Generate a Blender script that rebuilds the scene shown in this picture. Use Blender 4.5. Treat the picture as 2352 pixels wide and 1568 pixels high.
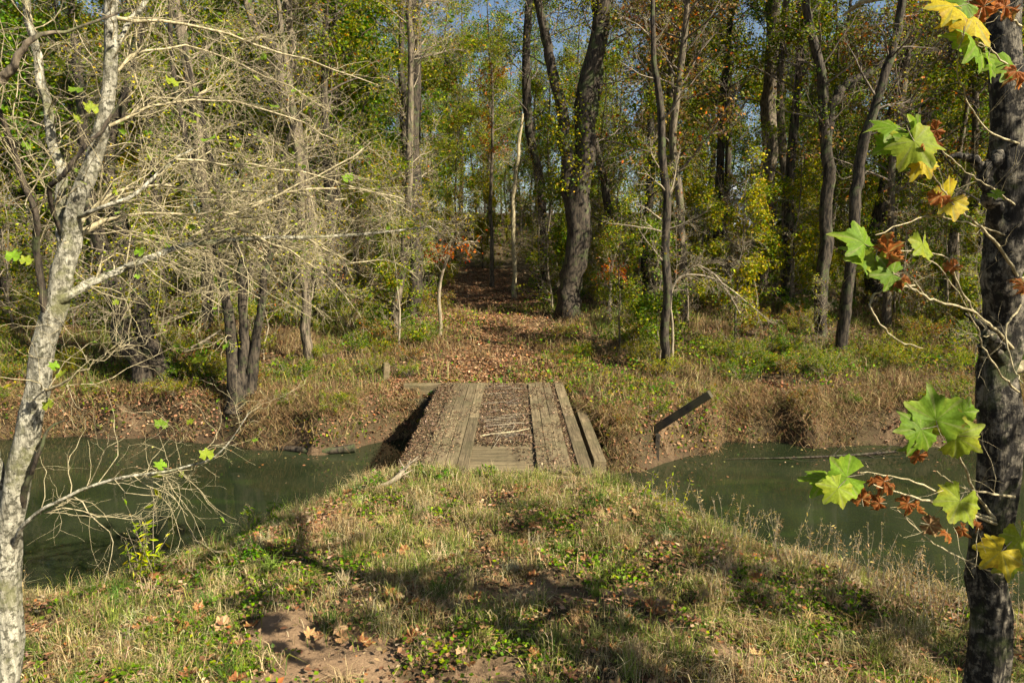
import bpy, math
import numpy as np
rng = np.random.default_rng(11)
scene = bpy.context.scene
for o in list(bpy.data.objects): bpy.data.objects.remove(o)

# ------------------------------------------------------------------ camera, sky, sun, exposure
CAM = np.array([0.0, 0.0, 4.55]); F = 1568.0; PITCH = math.atan(233.0/1568.0)
cam_d = bpy.data.cameras.new('camera'); cam_d.sensor_width = 36; cam_d.lens = 24.0
cam_d.clip_start = 0.05; cam_d.clip_end = 3000
cam = bpy.data.objects.new('camera', cam_d); scene.collection.objects.link(cam)
cam.location = CAM; cam.rotation_euler = (math.pi/2-PITCH, 0, 0)
scene.camera = cam
SUN_AZ, SUN_EL = 123.0, 39.0          # clockwise from straight ahead
world = bpy.data.worlds.new('World'); scene.world = world; world.use_nodes = True
wn = world.node_tree; sky_n = wn.nodes.new('ShaderNodeTexSky'); sky_n.sky_type = 'NISHITA'; sky_n.sun_disc = False
sky_n.sun_elevation = math.radians(SUN_EL); sky_n.sun_rotation = math.radians(SUN_AZ)
wn.links.new(sky_n.outputs[0], wn.nodes['Background'].inputs[0]); wn.nodes['Background'].inputs[1].default_value = 0.05
sun_d = bpy.data.lights.new('sun', 'SUN'); sun_d.energy = 5.0; sun_d.angle = math.radians(0.53); sun_d.color = (1.0, 0.93, 0.79)
sun = bpy.data.objects.new('sun', sun_d); scene.collection.objects.link(sun)
sun.rotation_euler = (math.radians(90-SUN_EL), 0, math.radians(180-SUN_AZ)); sun.location = (30, -8, 40)
vs = scene.view_settings; vs.view_transform = 'Standard'; vs.look = 'None'; vs.gamma = 1; vs.use_curve_mapping = False
vs.exposure = 1.36
scene.cycles.use_adaptive_sampling = True; scene.cycles.adaptive_threshold = 0.05; scene.cycles.max_bounces = 3; scene.cycles.diffuse_bounces = 1; scene.cycles.transmission_bounces = 1; scene.cycles.glossy_bounces = 2

# ------------------------------------------------------------------ helpers
def ray(px, py):
    cp, sp = math.cos(PITCH), math.sin(PITCH)
    a = (px-1176)/F; b = (784-py)/F
    return np.array([a, cp+b*sp, -sp+b*cp])
def P(px, py, d):                     # a point seen at (px,py) standing d metres ahead
    r = ray(px, py); return CAM + r*(d/r[1])
def nrm(v): return v/np.maximum(np.linalg.norm(v, axis=-1, keepdims=True), 1e-9)

class Geo:
    def __init__(s): s.v = []; s.f = []; s.c = []; s.m = []; s.sm = []; s.n = 0
    def add(s, v, f, col=None, mat=0, smooth=False):
        v = np.asarray(v, float).reshape(-1, 3); f = np.asarray(f, int)
        s.v.append(v); s.f.append(f+s.n); s.n += len(v)
        if col is None: col = np.ones((len(f), 3))*0.5
        col = np.asarray(col, float)
        if col.ndim == 1: col = np.tile(col, (len(f), 1))
        s.c.append(col); s.m.append(np.full(len(f), mat)); s.sm.append(np.full(len(f), smooth))
    def mesh(s, name, mats, attr=True):
        me = bpy.data.meshes.new(name)
        v = np.concatenate(s.v); me.vertices.add(len(v)); me.vertices.foreach_set('co', v.astype(np.float32).ravel())
        loops = np.concatenate([f.ravel() for f in s.f]); tot = np.concatenate([np.full(len(f), f.shape[1]) for f in s.f])
        me.loops.add(len(loops)); me.loops.foreach_set('vertex_index', loops.astype(np.int32))
        me.polygons.add(len(tot)); st = np.concatenate([[0], np.cumsum(tot)[:-1]])
        me.polygons.foreach_set('loop_start', st.astype(np.int32)); me.polygons.foreach_set('loop_total', tot.astype(np.int32))
        me.polygons.foreach_set('material_index', np.concatenate(s.m).astype(np.int32))
        me.polygons.foreach_set('use_smooth', np.concatenate(s.sm))
        if attr:
            a = me.attributes.new('Col', 'FLOAT_COLOR', 'FACE')
            c = np.concatenate(s.c); a.data.foreach_set('color', np.concatenate([c, np.ones((len(c), 1))], 1).astype(np.float32).ravel())
        for m in (mats if isinstance(mats, (list, tuple)) else [mats]): me.materials.append(m)
        me.update(calc_edges=True); return me
def link(name, data, parent=None, loc=None):
    o = bpy.data.objects.new(name, data); scene.collection.objects.link(o)
    if parent is not None: o.parent = parent
    if name in ('branches', 'twigs', 'foliage', 'stems', 'boughs'): o['kind'] = 'stuff'
    if loc is not None: o.location = loc
    return o
def tag(o, label=None, cat=None, group=None, kind=None):
    if label: o['label'] = label
    if cat: o['category'] = cat
    if group: o['group'] = group
    if kind: o['kind'] = kind
    return o
def empty(name, loc=(0, 0, 0), rz=0, sc=1):
    o = bpy.data.objects.new(name, None); scene.collection.objects.link(o); o.location = loc; o.rotation_euler = (0, 0, rz)
    o.scale = (sc, sc, sc) if np.isscalar(sc) else sc; o.empty_display_size = .2; return o
def resample(pts, n):                 # Catmull-Rom through points (any columns)
    p = np.asarray(pts, float); q = np.vstack([2*p[0]-p[1], p, 2*p[-1]-p[-2]])
    t = np.linspace(0, len(p)-1-1e-6, n); i = t.astype(int); u = (t-i)[:, None]
    a, b, c, d = q[i], q[i+1], q[i+2], q[i+3]
    return .5*(2*b+(c-a)*u+(2*a-5*b+4*c-d)*u*u+(3*b-a-3*c+d)*u**3)
def tubes(g, Pt, R, sides, mat=0, col=None, smooth=True, rough=0.0, cap=False, seed=0):
    Pt = np.asarray(Pt, float); R = np.asarray(R, float)
    if Pt.ndim == 2: Pt = Pt[None]; R = R[None]
    N, K, _ = Pt.shape
    T = nrm(np.gradient(Pt, axis=1)); D = nrm(Pt[:, -1]-Pt[:, 0])
    ref = np.where((np.abs(D[:, 2:3]) > .75), np.array([[1., 0.13, 0]]), np.array([[0.1, 0.05, 1.]]))[:, None, :]
    U = nrm(np.cross(T, np.broadcast_to(ref, T.shape))); V = np.cross(T, U)
    a = np.linspace(0, 2*np.pi, sides, endpoint=False)
    rr = R[:, :, None]*np.ones(sides)
    if rough:
        r2 = np.random.default_rng(seed); k = np.arange(K)[None, :, None]; w = 0
        for _ in range(7):
            w = w + np.sin(r2.integers(1, 6)*a[None, None, :]+k*r2.uniform(.1, .9)+r2.uniform(0, 6.3))
        rr = rr*(1+rough*w/2.6+rough*.5*r2.normal(size=rr.shape))
    v = Pt[:, :, None, :]+rr[..., None]*(np.cos(a)[None, None, :, None]*U[:, :, None, :]+np.sin(a)[None, None, :, None]*V[:, :, None, :])
    idx = np.arange(N*K*sides).reshape(N, K, sides); nx = np.roll(idx, -1, 2)
    f = np.stack([idx[:, :-1], nx[:, :-1], nx[:, 1:], idx[:, 1:]], -1).reshape(-1, 4)
    g.add(v.reshape(-1, 3), f, col, mat, smooth)
    if cap:
        for kk in (0, K-1):
            ring = v[0, kk]; c = ring.mean(0); n = len(ring)
            g.add(np.vstack([ring, c]), [[i, (i+1) % n, n] if kk else [(i+1) % n, i, n] for i in range(n)], col, mat, False)
def grow(Pp, Rp, n, t0, t1, ang, L, K, rf, rmin, up=0.0, wob=.25, rg=rng, tap=.25, falloff=.5, bias=None, wl=True, rmax=9):
    N, Kp, _ = Pp.shape
    ln = np.linalg.norm(np.diff(Pp, axis=1), axis=2).sum(1); w = ln/ln.sum() if wl else np.ones(N)/N
    i = rg.choice(N, n, p=w); t = rg.uniform(t0, t1, n); s = t*(Kp-1-1e-6); k = s.astype(int); u = (s-k)[:, None]
    base = Pp[i, k]*(1-u)+Pp[i, k+1]*u; tan = nrm(Pp[i, k+1]-Pp[i, k]); rb = Rp[i, k]*(1-u[:, 0])+Rp[i, k+1]*u[:, 0]
    perp = nrm(np.cross(tan, rg.normal(size=(n, 3)))); a = np.radians(rg.uniform(ang[0], ang[1], n))[:, None]
    d = nrm(np.cos(a)*tan+np.sin(a)*perp)
    if bias is not None: d = nrm(d+np.asarray(bias))
    LL = rg.uniform(L[0], L[1], n)*(1-falloff*(t-t0)/(t1-t0+1e-6)); st = (LL/(K-1))[:, None]
    pts = [base]
    for q in range(K-1):
        pts.append(pts[-1]+d*st); d = nrm(d+np.array([0, 0, up])/(K-1)*2+rg.normal(size=(n, 3))*wob/math.sqrt(K-1))
    r0 = np.maximum(np.minimum(rb*rf*rg.uniform(.7, 1.1, n), rb*.9), rmin); r0 = np.minimum(r0, rmax*rg.uniform(.6, 1, n)); R = r0[:, None]*np.linspace(1, tap, K)[None, :]
    return np.stack(pts, 1), np.maximum(R, rmin*.5)
def pick(pal, n, rg, jit=.24):
    c = np.array([p[:3] for p in pal]); w = np.array([p[3] for p in pal], float); k = rg.choice(len(pal), n, p=w/w.sum())
    return np.clip(c[k]*rg.normal(1, jit, (n, 1))*rg.normal(1, .06, (n, 3)), .005, .9)
def leaves(g, pos, size, col, rg, mat=0, droop=.2, flat=0.0, wid=.62, up=None):
    n = len(pos); d = nrm(rg.normal(size=(n, 3))*np.array([1, 1, .7])-np.array([0, 0, droop]))
    nn = rg.normal(size=(n, 3))+np.array([0, 0, .5+flat*4]); 
    if flat: d = nrm(d*np.array([1, 1, max(.05, 1-flat)]))
    w = nrm(np.cross(d, nn)); h = np.cross(w, d); s = np.asarray(size)[:, None]
    v = np.stack([pos, pos+d*s*.5+w*s*wid*.5+h*s*.08, pos+d*s, pos+d*s*.5-w*s*wid*.5+h*s*.08], 1)
    g.add(v.reshape(-1, 3), np.arange(4*n).reshape(n, 4), col, mat, False)
def along(Pp, n, rg, t0=.2, t1=1.0, spread=.05):
    N, K, _ = Pp.shape; i = rg.integers(N, size=n); s = rg.uniform(t0, t1, n)*(K-1-1e-6); k = s.astype(int); u = (s-k)[:, None]
    return Pp[i, k]*(1-u)+Pp[i, k+1]*u+rg.normal(size=(n, 3))*spread
def blades(g, pos, h, lean, wid, col, rg, mat=0, bend=.5):
    n = len(pos); a = rg.uniform(0, 2*np.pi, n); dr = np.stack([np.cos(a), np.sin(a), np.zeros(n)], 1)
    b = rg.uniform(0, 2*np.pi, n); sd = np.stack([np.cos(b), np.sin(b), np.zeros(n)], 1)*(np.asarray(wid)*.5)[:, None]
    h = np.asarray(h)[:, None]; ln = np.asarray(lean)[:, None]
    m = pos+dr*h*ln*.35+np.array([0, 0, 1])*h*(1-.25*ln)*.62
    t = pos+dr*h*ln*(1.0+bend*.4)+np.array([0, 0, 1])*h*np.maximum(1-.75*ln, -.1)
    v = np.stack([pos-sd, pos+sd, m+sd*.8, m-sd*.8, t], 1).reshape(-1, 3); o = np.arange(n)[:, None]*5
    g.add(v, np.concatenate([o+[[0, 1, 2, 3]]]), col, mat); nb = g.n-len(v)
    f3 = np.concatenate([o+[[3, 2, 4]]]); g.f.append(f3+nb); g.c.append(np.asarray(col) if np.ndim(col) == 2 else np.tile(col, (n, 1)))
    g.m.append(np.full(n, mat)); g.sm.append(np.full(n, False))
def box(g, x0, x1, y0, y1, z0, z1, mat=0, bev=.008, col=None, jig=0, rg=rng):
    b = bev; V = []
    for sx in (0, 1):
        for sy in (0, 1):
            for sz in (0, 1):
                x, y, z = (x0, x1)[sx], (y0, y1)[sy], (z0, z1)[sz]; ix, iy, iz = (b, -b)[sx], (b, -b)[sy], (b, -b)[sz]
                V += [(x, y+iy, z+iz), (x+ix, y, z+iz), (x+ix, y+iy, z)]
    V = np.array(V)+rg.normal(size=(24, 3))*jig
    def I(sx, sy, sz, k): return (sx*4+sy*2+sz)*3+k
    q = []; t = []
    for s in (0, 1):
        A = [I(s, 0, 0, 0), I(s, 1, 0, 0), I(s, 1, 1, 0), I(s, 0, 1, 0)]; q.append(A if s else A[::-1])
        A = [I(0, s, 0, 1), I(1, s, 0, 1), I(1, s, 1, 1), I(0, s, 1, 1)]; q.append(A[::-1] if s else A)
        A = [I(0, 0, s, 2), I(1, 0, s, 2), I(1, 1, s, 2), I(0, 1, s, 2)]; q.append(A if s else A[::-1])
    for a in (0, 1):
        for c in (0, 1):
            q.append([I(0, a, c, 1), I(1, a, c, 1), I(1, a, c, 2), I(0, a, c, 2)])
            q.append([I(a, 0, c, 0), I(a, 1, c, 0), I(a, 1, c, 2), I(a, 0, c, 2)])
            q.append([I(a, c, 0, 0), I(a, c, 1, 0), I(a, c, 1, 1), I(a, c, 0, 1)])
    for a in (0, 1):
        for c in (0, 1):
            for e in (0, 1): t.append([I(a, c, e, 0), I(a, c, e, 1), I(a, c, e, 2)])
    g.add(V, q, col, mat); n0 = g.n-24
    g.f.append(np.array(t)+n0); g.c.append(np.full((8, 3), .5)); g.m.append(np.full(8, mat)); g.sm.append(np.full(8, False))

# smooth value noise on numpy arrays
_tab = np.random.default_rng(5).uniform(0, 1, (256, 256))
def vnoise(x, y):
    xi = np.floor(x).astype(int); yi = np.floor(y).astype(int); u = x-xi; v = y-yi; u = u*u*(3-2*u); v = v*v*(3-2*v)
    a = _tab[xi % 256, yi % 256]; b = _tab[(xi+1) % 256, yi % 256]; c = _tab[xi % 256, (yi+1) % 256]; d = _tab[(xi+1) % 256, (yi+1) % 256]
    return (a*(1-u)+b*u)*(1-v)+(c*(1-u)+d*u)*v
def fbm(x, y, o=3): return sum(vnoise(x*2**k+17*k, y*2**k+31*k)*.5**k for k in range(o))/sum(.5**k for k in range(o))

# ------------------------------------------------------------------ materials
def new_mat(name):
    m = bpy.data.materials.new(name); m.use_nodes = True; nt = m.node_tree; nt.nodes.clear(); return m, nt
def nd(nt, t, **kw):
    n = nt.nodes.new(t)
    for k, v in kw.items(): setattr(n, k, v)
    return n
def ramp(nt, src, stops):
    r = nd(nt, 'ShaderNodeValToRGB'); e = r.color_ramp.elements
    while len(e) < len(stops): e.new(.5)
    for el, (p, c) in zip(e, stops): el.position = p; el.color = (*c, 1) if len(c) == 3 else c
    nt.links.new(src, r.inputs[0]); return r.outputs[0]
def mixc(nt, fac, a, b, mode='MIX'):
    m = nd(nt, 'ShaderNodeMix', data_type='RGBA', blend_type=mode); 
    for s, v in ((m.inputs[0], fac), (m.inputs[6], a), (m.inputs[7], b)):
        if hasattr(v, 'is_linked'): nt.links.new(v, s)
        else: s.default_value = v if not isinstance(v, tuple) else (*v, 1)
    return m.outputs[2]
def noise(nt, vec, scale, detail=4, rough=.6):
    n = nd(nt, 'ShaderNodeTexNoise'); n.inputs['Scale'].default_value = scale; n.inputs['Detail'].default_value = detail; n.inputs['Roughness'].default_value = rough
    nt.links.new(vec, n.inputs['Vector']); return n.outputs[0]
def mapping(nt, vec, sc):
    m = nd(nt, 'ShaderNodeMapping'); m.inputs['Scale'].default_value = sc; nt.links.new(vec, m.inputs[0]); return m.outputs[0]
def finish(nt, col, rough=.8, spec=.3, bump=None, bs=.5, bd=.02):
    b = nd(nt, 'ShaderNodeBsdfPrincipled'); b.inputs['Specular IOR Level'].default_value = spec
    if hasattr(col, 'is_linked'): nt.links.new(col, b.inputs['Base Color'])
    else: b.inputs['Base Color'].default_value = (*col, 1)
    if hasattr(rough, 'is_linked'): nt.links.new(rough, b.inputs['Roughness'])
    else: b.inputs['Roughness'].default_value = rough
    if bump is not None:
        bn = nd(nt, 'ShaderNodeBump'); bn.inputs['Strength'].default_value = bs; bn.inputs['Distance'].default_value = bd
        nt.links.new(bump, bn.inputs['Height']); nt.links.new(bn.outputs[0], b.inputs['Normal'])
    o = nd(nt, 'ShaderNodeOutputMaterial'); nt.links.new(b.outputs[0], o.inputs[0]); return b
def leaf_mat(name, trans=.42, rough=.55, spec=.25, hue=True):
    m, nt = new_mat(name); a = nd(nt, 'ShaderNodeAttribute', attribute_name='Col'); c = a.outputs[0]
    if hue:
        oi = nd(nt, 'ShaderNodeObjectInfo'); h = nd(nt, 'ShaderNodeHueSaturation'); mr = nd(nt, 'ShaderNodeMapRange')
        mr.inputs[3].default_value = .475; mr.inputs[4].default_value = .515; nt.links.new(oi.outputs['Random'], mr.inputs[0])
        h.inputs['Saturation'].default_value = 1.18; nt.links.new(mr.outputs[0], h.inputs[0]); nt.links.new(c, h.inputs['Color']); c = h.outputs[0]
    b = nd(nt, 'ShaderNodeBsdfPrincipled'); nt.links.new(c, b.inputs[0]); b.inputs['Roughness'].default_value = rough; b.inputs['Specular IOR Level'].default_value = spec
    t = nd(nt, 'ShaderNodeBsdfTranslucent'); nt.links.new(c, t.inputs[0]); mx = nd(nt, 'ShaderNodeMixShader'); mx.inputs[0].default_value = trans
    nt.links.new(b.outputs[0], mx.inputs[1]); nt.links.new(t.outputs[0], mx.inputs[2]); o = nd(nt, 'ShaderNodeOutputMaterial'); nt.links.new(mx.outputs[0], o.inputs[0]); return m
def bark_mat(name, c1, c2, c3=None, moss=None, sc=6, bs=.7, patch=(.45, .55), ps=.55):
    m, nt = new_mat(name); tc = nd(nt, 'ShaderNodeTexCoord'); v = tc.outputs['Object']
    fib = noise(nt, mapping(nt, v, (sc, sc, sc*.22)), 2.2, 6, .7); pat = noise(nt, v, sc*ps, 5, .7)
    c = mixc(nt, ramp(nt, fib, [(.40, (0, 0, 0)), (.60, (1, 1, 1))]), c1, c2)
    if c3: c = mixc(nt, ramp(nt, pat, [(patch[0], (0, 0, 0)), (patch[1], (1, 1, 1))]), c, c3)
    if moss:
        mo = noise(nt, v, 2.1, 5, .7); c = mixc(nt, ramp(nt, mo, [(.53, (0, 0, 0)), (.64, (.85, .85, .85))]), c, moss)
    finish(nt, c, .85, .2, fib, bs, .035); return m
M = {}
M['leaf'] = leaf_mat('leaf_green'); M['leaf_near'] = leaf_mat('leaf_sycamore', .55, .55, .12, False)
nt = M['leaf_near'].node_tree; a_ = [n for n in nt.nodes if n.type == 'ATTRIBUTE'][0]; tc = nd(nt, 'ShaderNodeTexCoord'); n1 = noise(nt, tc.outputs['Object'], 38, 5, .7); n2 = noise(nt, tc.outputs['Object'], 9, 4, .6)
c_ = mixc(nt, ramp(nt, n1, [(.3, (.55, .55, .5)), (.65, (1.1, 1.1, 1.05))]), (0, 0, 0), a_.outputs[0]); mm = nd(nt, 'ShaderNodeMix', data_type='RGBA', blend_type='MULTIPLY'); mm.inputs[0].default_value = 1.0
nt.links.new(a_.outputs[0], mm.inputs[6]); nt.links.new(ramp(nt, n1, [(.3, (.6, .58, .5)), (.62, (1.08, 1.06, 1.0))]), mm.inputs[7]); c_ = mixc(nt, ramp(nt, n2, [(.66, (0, 0, 0)), (.74, (.8, .8, .8))]), mm.outputs[2], (.20, .09, .02))
for n_ in nt.nodes:
    if n_.type in ('BSDF_PRINCIPLED', 'BSDF_TRANSLUCENT'): nt.links.new(c_, n_.inputs[0])
M['grass'] = leaf_mat('grass_blade', .3, .6, .2, False); M['litter'] = leaf_mat('leaf_litter', .12, .75, .15, False)
M['bark'] = bark_mat('bark_brown', (.010, .008, .006), (.085, .065, .043), None, (.07, .085, .03))
M['bark_mid'] = bark_mat('bark_greybrown', (.035, .028, .019), (.20, .155, .10), None, (.09, .10, .035))
M['bark_pale'] = bark_mat('bark_sycamore', (.20, .18, .125), (.46, .42, .31), (.085, .077, .05), (.16, .155, .065), 9, 1.0, (.47, .58), 2.2)
M['bark_right'] = bark_mat('bark_mottled', (.022, .018, .013), (.26, .22, .155), (.018, .015, .011), (.055, .065, .018), 10, 1.0, (.42, .54), 1.3)
M['twig'] = bark_mat('twig_tan', (.17, .135, .085), (.33, .27, .175)); M['twig_pale'] = bark_mat('twig_pale', (.22, .18, .095), (.47, .39, .225), None, None, 9)
M['twig_dark'] = bark_mat('twig_brown', (.09, .07, .05), (.20, .16, .115))

# ------------------------------------------------------------------ ground
WZ = -1.6
SNx = np.array([-60, -20, -9, -7, -5.6, -4.7, -3.6, -2.5, 1.7, 2.6, 3.2, 4.5, 5.5, 6.6, 9, 12, 20, 60]); SNy = np.array([9.6, 9.6, 9.9, 10.2, 10.7, 12.1, 13.6, 14.6, 14.6, 13.6, 12.6, 11.7, 10.9, 10.1, 9.7, 9.6, 9.6, 9.6])
SFx = np.array([-60, -20, -12, -7, -5.7, -5.0, -4.3, -2.7, 1.5, 2.0, 2.5, 3.4, 4.2, 5, 5.9, 6.5, 8.3, 9, 12, 20, 60]); SFy = np.array([21, 20.9, 20.7, 19.8, 18.9, 19.3, 20.2, 21.15, 21.0, 19.0, 17.9, 17.8, 18.6, 19.3, 19.4, 20.5, 20.6, 19.8, 20.0, 20.3, 20.6])
def shoreN(x): return np.interp(x, SNx, SNy)+.35*(vnoise(x*.9+3, x*0+4)-.5)
def shoreF(x): return np.interp(x, SFx, SFy)+.8*(vnoise(x*.8+9, x*0+1)-.5)
def rise(y): return np.interp(y, [-400, 22, 30, 42, 60, 75, 90, 130, 250, 700], [0, 0, 1.25, 1.95, 3.0, 5.0, 7.4, 9.5, 11, 11])
def pathx(y): return np.interp(y, [0, 12, 21, 26, 33, 45, 60, 90], [-.35, -.35, -.32, -.55, -1.3, -2.1, -2.2, -2.2])
def zf(x, y):
    x = np.asarray(x, float); y = np.asarray(y, float); sn = shoreN(x)-y; sf = y-shoreF(x); mid = (shoreN(x)+shoreF(x))*.5
    un = vnoise(x*.35+5, y*.35)*.5
    zn = np.interp(sn, [-3, -1, 0, .35, .9, 1.8, 3.2], [-.8, -.45, 0, .5, 1.08, 1.46, 1.6])
    zs = np.interp(sf, [-3, -.8, 0, .12, .32, .7, 1.4, 2.6], [-.8, -.5, 0, .45, .98, 1.28, 1.48, 1.6])
    z = WZ+np.where(y < mid, zn*(1-.22*np.clip((np.abs(x+.4)-2.6)/3.5, 0, 1)*(sn > 0)), zs)+rise(y)
    amp = np.clip(np.minimum(np.abs(sn), np.abs(sf)), 0, 1.5)/1.5
    z = z+amp*(.22*(fbm(x*.7, y*.7)-.5)+.24*(fbm(x*2.3, y*2.3)-.5)+np.where(y > 24, .5*(fbm(x*.12, y*.12)-.5), 0))
    return z
def axis(lo, hi, a, b, st, grow_=1.10):
    c = list(np.arange(a, b, st)); s = st; x = b
    while x < hi: c.append(x); s *= grow_; x += s
    c.append(hi); s = st; x = a-st; 
    while x > lo: c.insert(0, x); s *= grow_; x -= s
    c.insert(0, lo); return np.array(c)
gx = axis(-400, 400, -12, 12, .2, 1.08); gy = axis(-200, 700, 4, 25, .165, 1.06)
X, Y = np.meshgrid(gx, gy, indexing='ij'); Z = zf(X, Y)
nX, nY = X.shape; ids = np.arange(nX*nY).reshape(nX, nY)
g = Geo(); g.add(np.stack([X, Y, Z], -1).reshape(-1, 3), np.stack([ids[:-1, :-1], ids[1:, :-1], ids[1:, 1:], ids[:-1, 1:]], -1).reshape(-1, 4), None, 0, True)
def dirtmask(x, y):                   # bare soil of the worn track on the near bank
    d = 0
    for cx, cy, rx, ry in ((-1.9, 6.8, 1.35, 1.1), (-2.4, 7.2, 1.0, 1.0), (.15, 8.4, .75, .45), (-.2, 6.6, .5, .35), (-1.6, 9.3, .5, .3), (2.6, 7.0, .4, .3), (-2.2, 5.4, 1.2, .8)):
        d = np.maximum(d, 1.25-np.sqrt(((x-cx)/rx)**2+((y-cy)/ry)**2))
    return np.clip(d*1.5+2.6*(fbm(x*2.2, y*2.2)-.62), 0, 1)
def pathmask(x, y): return np.clip(1.7-np.abs(x-pathx(y))/1.8, 0, 1)*np.clip((y-21)/1.5, 0, 1)*np.clip((52-y)/6, 0, 1)*np.clip(.45+1.6*(fbm(x*.9, y*.9)-.35), 0, 1)
cxy = np.stack([(X[:-1, :-1]+X[1:, 1:])/2, (Y[:-1, :-1]+Y[1:, 1:])/2], -1).reshape(-1, 2)
g.c[0] = np.stack([pathmask(cxy[:, 0], cxy[:, 1]), dirtmask(cxy[:, 0], cxy[:, 1]), np.clip((-1.2-zf(cxy[:, 0], cxy[:, 1]))/.5, 0, 1)], -1)
m, nt = new_mat('forest_floor'); tc = nd(nt, 'ShaderNodeTexCoord'); v = tc.outputs['Object']
a = nd(nt, 'ShaderNodeAttribute', attribute_name='Col'); sp = nd(nt, 'ShaderNodeSeparateColor'); nt.links.new(a.outputs[0], sp.inputs[0])
n1 = noise(nt, v, 1.3, 6, .7); n2 = noise(nt, v, 14, 6, .75)
base = mixc(nt, ramp(nt, n1, [(.4, (0, 0, 0)), (.6, (1, 1, 1))]), (.045, .032, .018), (.10, .064, .034))
base = mixc(nt, ramp(nt, n2, [(.45, (0, 0, 0)), (.7, (1, 1, 1))]), base, (.07, .064, .026))
base = mixc(nt, sp.outputs[0], base, mixc(nt, n2, (.10, .06, .03), (.24, .145, .07)))
base = mixc(nt, sp.outputs[1], base, mixc(nt, n2, (.15, .095, .05), (.34, .22, .125)))
base = mixc(nt, sp.outputs[2], base, mixc(nt, n2, (.035, .024, .014), (.11, .07, .038)))
finish(nt, base, .95, .1, n2, .9, .05); M['ground'] = m
tag(link('ground', g.mesh('ground', m)), 'uneven leaf strewn earth banks on both sides of the creek', None, None, 'structure')

# water
m, nt = new_mat('creek_water'); tc = nd(nt, 'ShaderNodeTexCoord'); v = tc.outputs['Object']
al = noise(nt, mapping(nt, v, (.55, 1.5, 1)), 1.0, 5, .6); mk = noise(nt, v, .35, 3, .5)
c = mixc(nt, ramp(nt, mk, [(.4, (0, 0, 0)), (.62, (1, 1, 1))]), (.014, .019, .008), (.026, .031, .014))
c = mixc(nt, ramp(nt, al, [(.55, (0, 0, 0)), (.72, (.5, .5, .5))]), c, (.028, .045, .010))
wv = noise(nt, mapping(nt, v, (1.0, 2.6, 1)), 1.6, 3, .5)
b = finish(nt, c, .015, .5, wv, .05, .05); b.inputs['IOR'].default_value = 1.33
gw = Geo(); wx = np.linspace(-200, 200, 81); wy = np.linspace(8, 24, 9); A, B = np.meshgrid(wx, wy, indexing='ij'); ii = np.arange(A.size).reshape(A.shape)
gw.add(np.stack([A, B, A*0+WZ], -1).reshape(-1, 3), np.stack([ii[:-1, :-1], ii[1:, :-1], ii[1:, 1:], ii[:-1, 1:]], -1).reshape(-1, 4), None, 0, True)
tag(link('creek_water', gw.mesh('creek_water', m)), 'murky green creek flowing under the plank bridge', None, None, 'structure')

# ------------------------------------------------------------------ bridge
def wood_mat(name, c1, c2, axis_=1):
    m, nt = new_mat(name); tc = nd(nt, 'ShaderNodeTexCoord'); v = tc.outputs['Object']; oi = nd(nt, 'ShaderNodeObjectInfo')
    ad = nd(nt, 'ShaderNodeVectorMath', operation='ADD'); nt.links.new(v, ad.inputs[0]); nt.links.new(oi.outputs['Random'], ad.inputs[1])
    sc = (22, 1.1, 22) if axis_ == 1 else (1.1, 22, 22)
    gr = noise(nt, mapping(nt, ad.outputs[0], sc), 1.2, 6, .7); st = noise(nt, v, 3.5, 5, .7); bl = noise(nt, v, .9, 3, .5)
    c = mixc(nt, ramp(nt, gr, [(.3, (0, 0, 0)), (.68, (1, 1, 1))]), c1, c2)
    c = mixc(nt, ramp(nt, st, [(.5, (0, 0, 0)), (.68, (.75, .75, .75))]), c, (.075, .055, .030))
    c = mixc(nt, ramp(nt, bl, [(.5, (0, 0, 0)), (.62, (.5, .5, .5))]), c, (.10, .088, .04))
    mr = nd(nt, 'ShaderNodeMapRange'); mr.inputs[3].default_value = .72; mr.inputs[4].default_value = 1.15; nt.links.new(oi.outputs['Random'], mr.inputs[0])
    h = nd(nt, 'ShaderNodeHueSaturation'); nt.links.new(mr.outputs[0], h.inputs['Value']); nt.links.new(c, h.inputs['Color'])
    finish(nt, h.outputs[0], .85, .2, gr, .8, .012); return m
M['wood_y'] = wood_mat('weathered_plank_long', (.045, .034, .018), (.27, .205, .11), 1); M['wood_x'] = wood_mat('weathered_plank_cross', (.045, .034, .018), (.26, .20, .105), 0)
M['wood_dark'] = wood_mat('creosote_timber', (.018, .015, .012), (.055, .045, .033), 0)
BX0, BX1, BY0, BY1 = -2.33, 1.64, 12.75, 21.5
bridge = tag(empty('plank_bridge', ((BX0+BX1)/2, (BY0+BY1)/2, 0)), 'old timber plank bridge with two wheel tracks littered with leaves across the creek', 'bridge')
bl = np.array(bridge.location)
def bpart(name, x0, x1, y0, y1, z0, z1, mat, jig=.002, rot=0, bev=.008):
    c = np.array([(x0+x1)/2, (y0+y1)/2, (z0+z1)/2]); g = Geo(); box(g, x0-c[0], x1-c[0], y0-c[1], y1-c[1], z0-c[2], z1-c[2], 0, bev, None, jig)
    o = link(name, g.mesh(name, mat, False), bridge, c-bl); o.rotation_euler = (0, 0, rot); return o
y = BY0; k = 0
while y < BY1-.1:                       # cross deck planks
    w = rng.uniform(.2, .29); w = min(w, BY1-y); e0 = rng.uniform(0, .10); e1 = rng.uniform(0, .06); dz = rng.uniform(-.008, .004)
    bpart('plank', BX0+e0, BX1-e1, y+.006, y+w-.006, -.055+dz, dz-.0, M['wood_x'], .003, rng.normal()*.002); y += w
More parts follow.
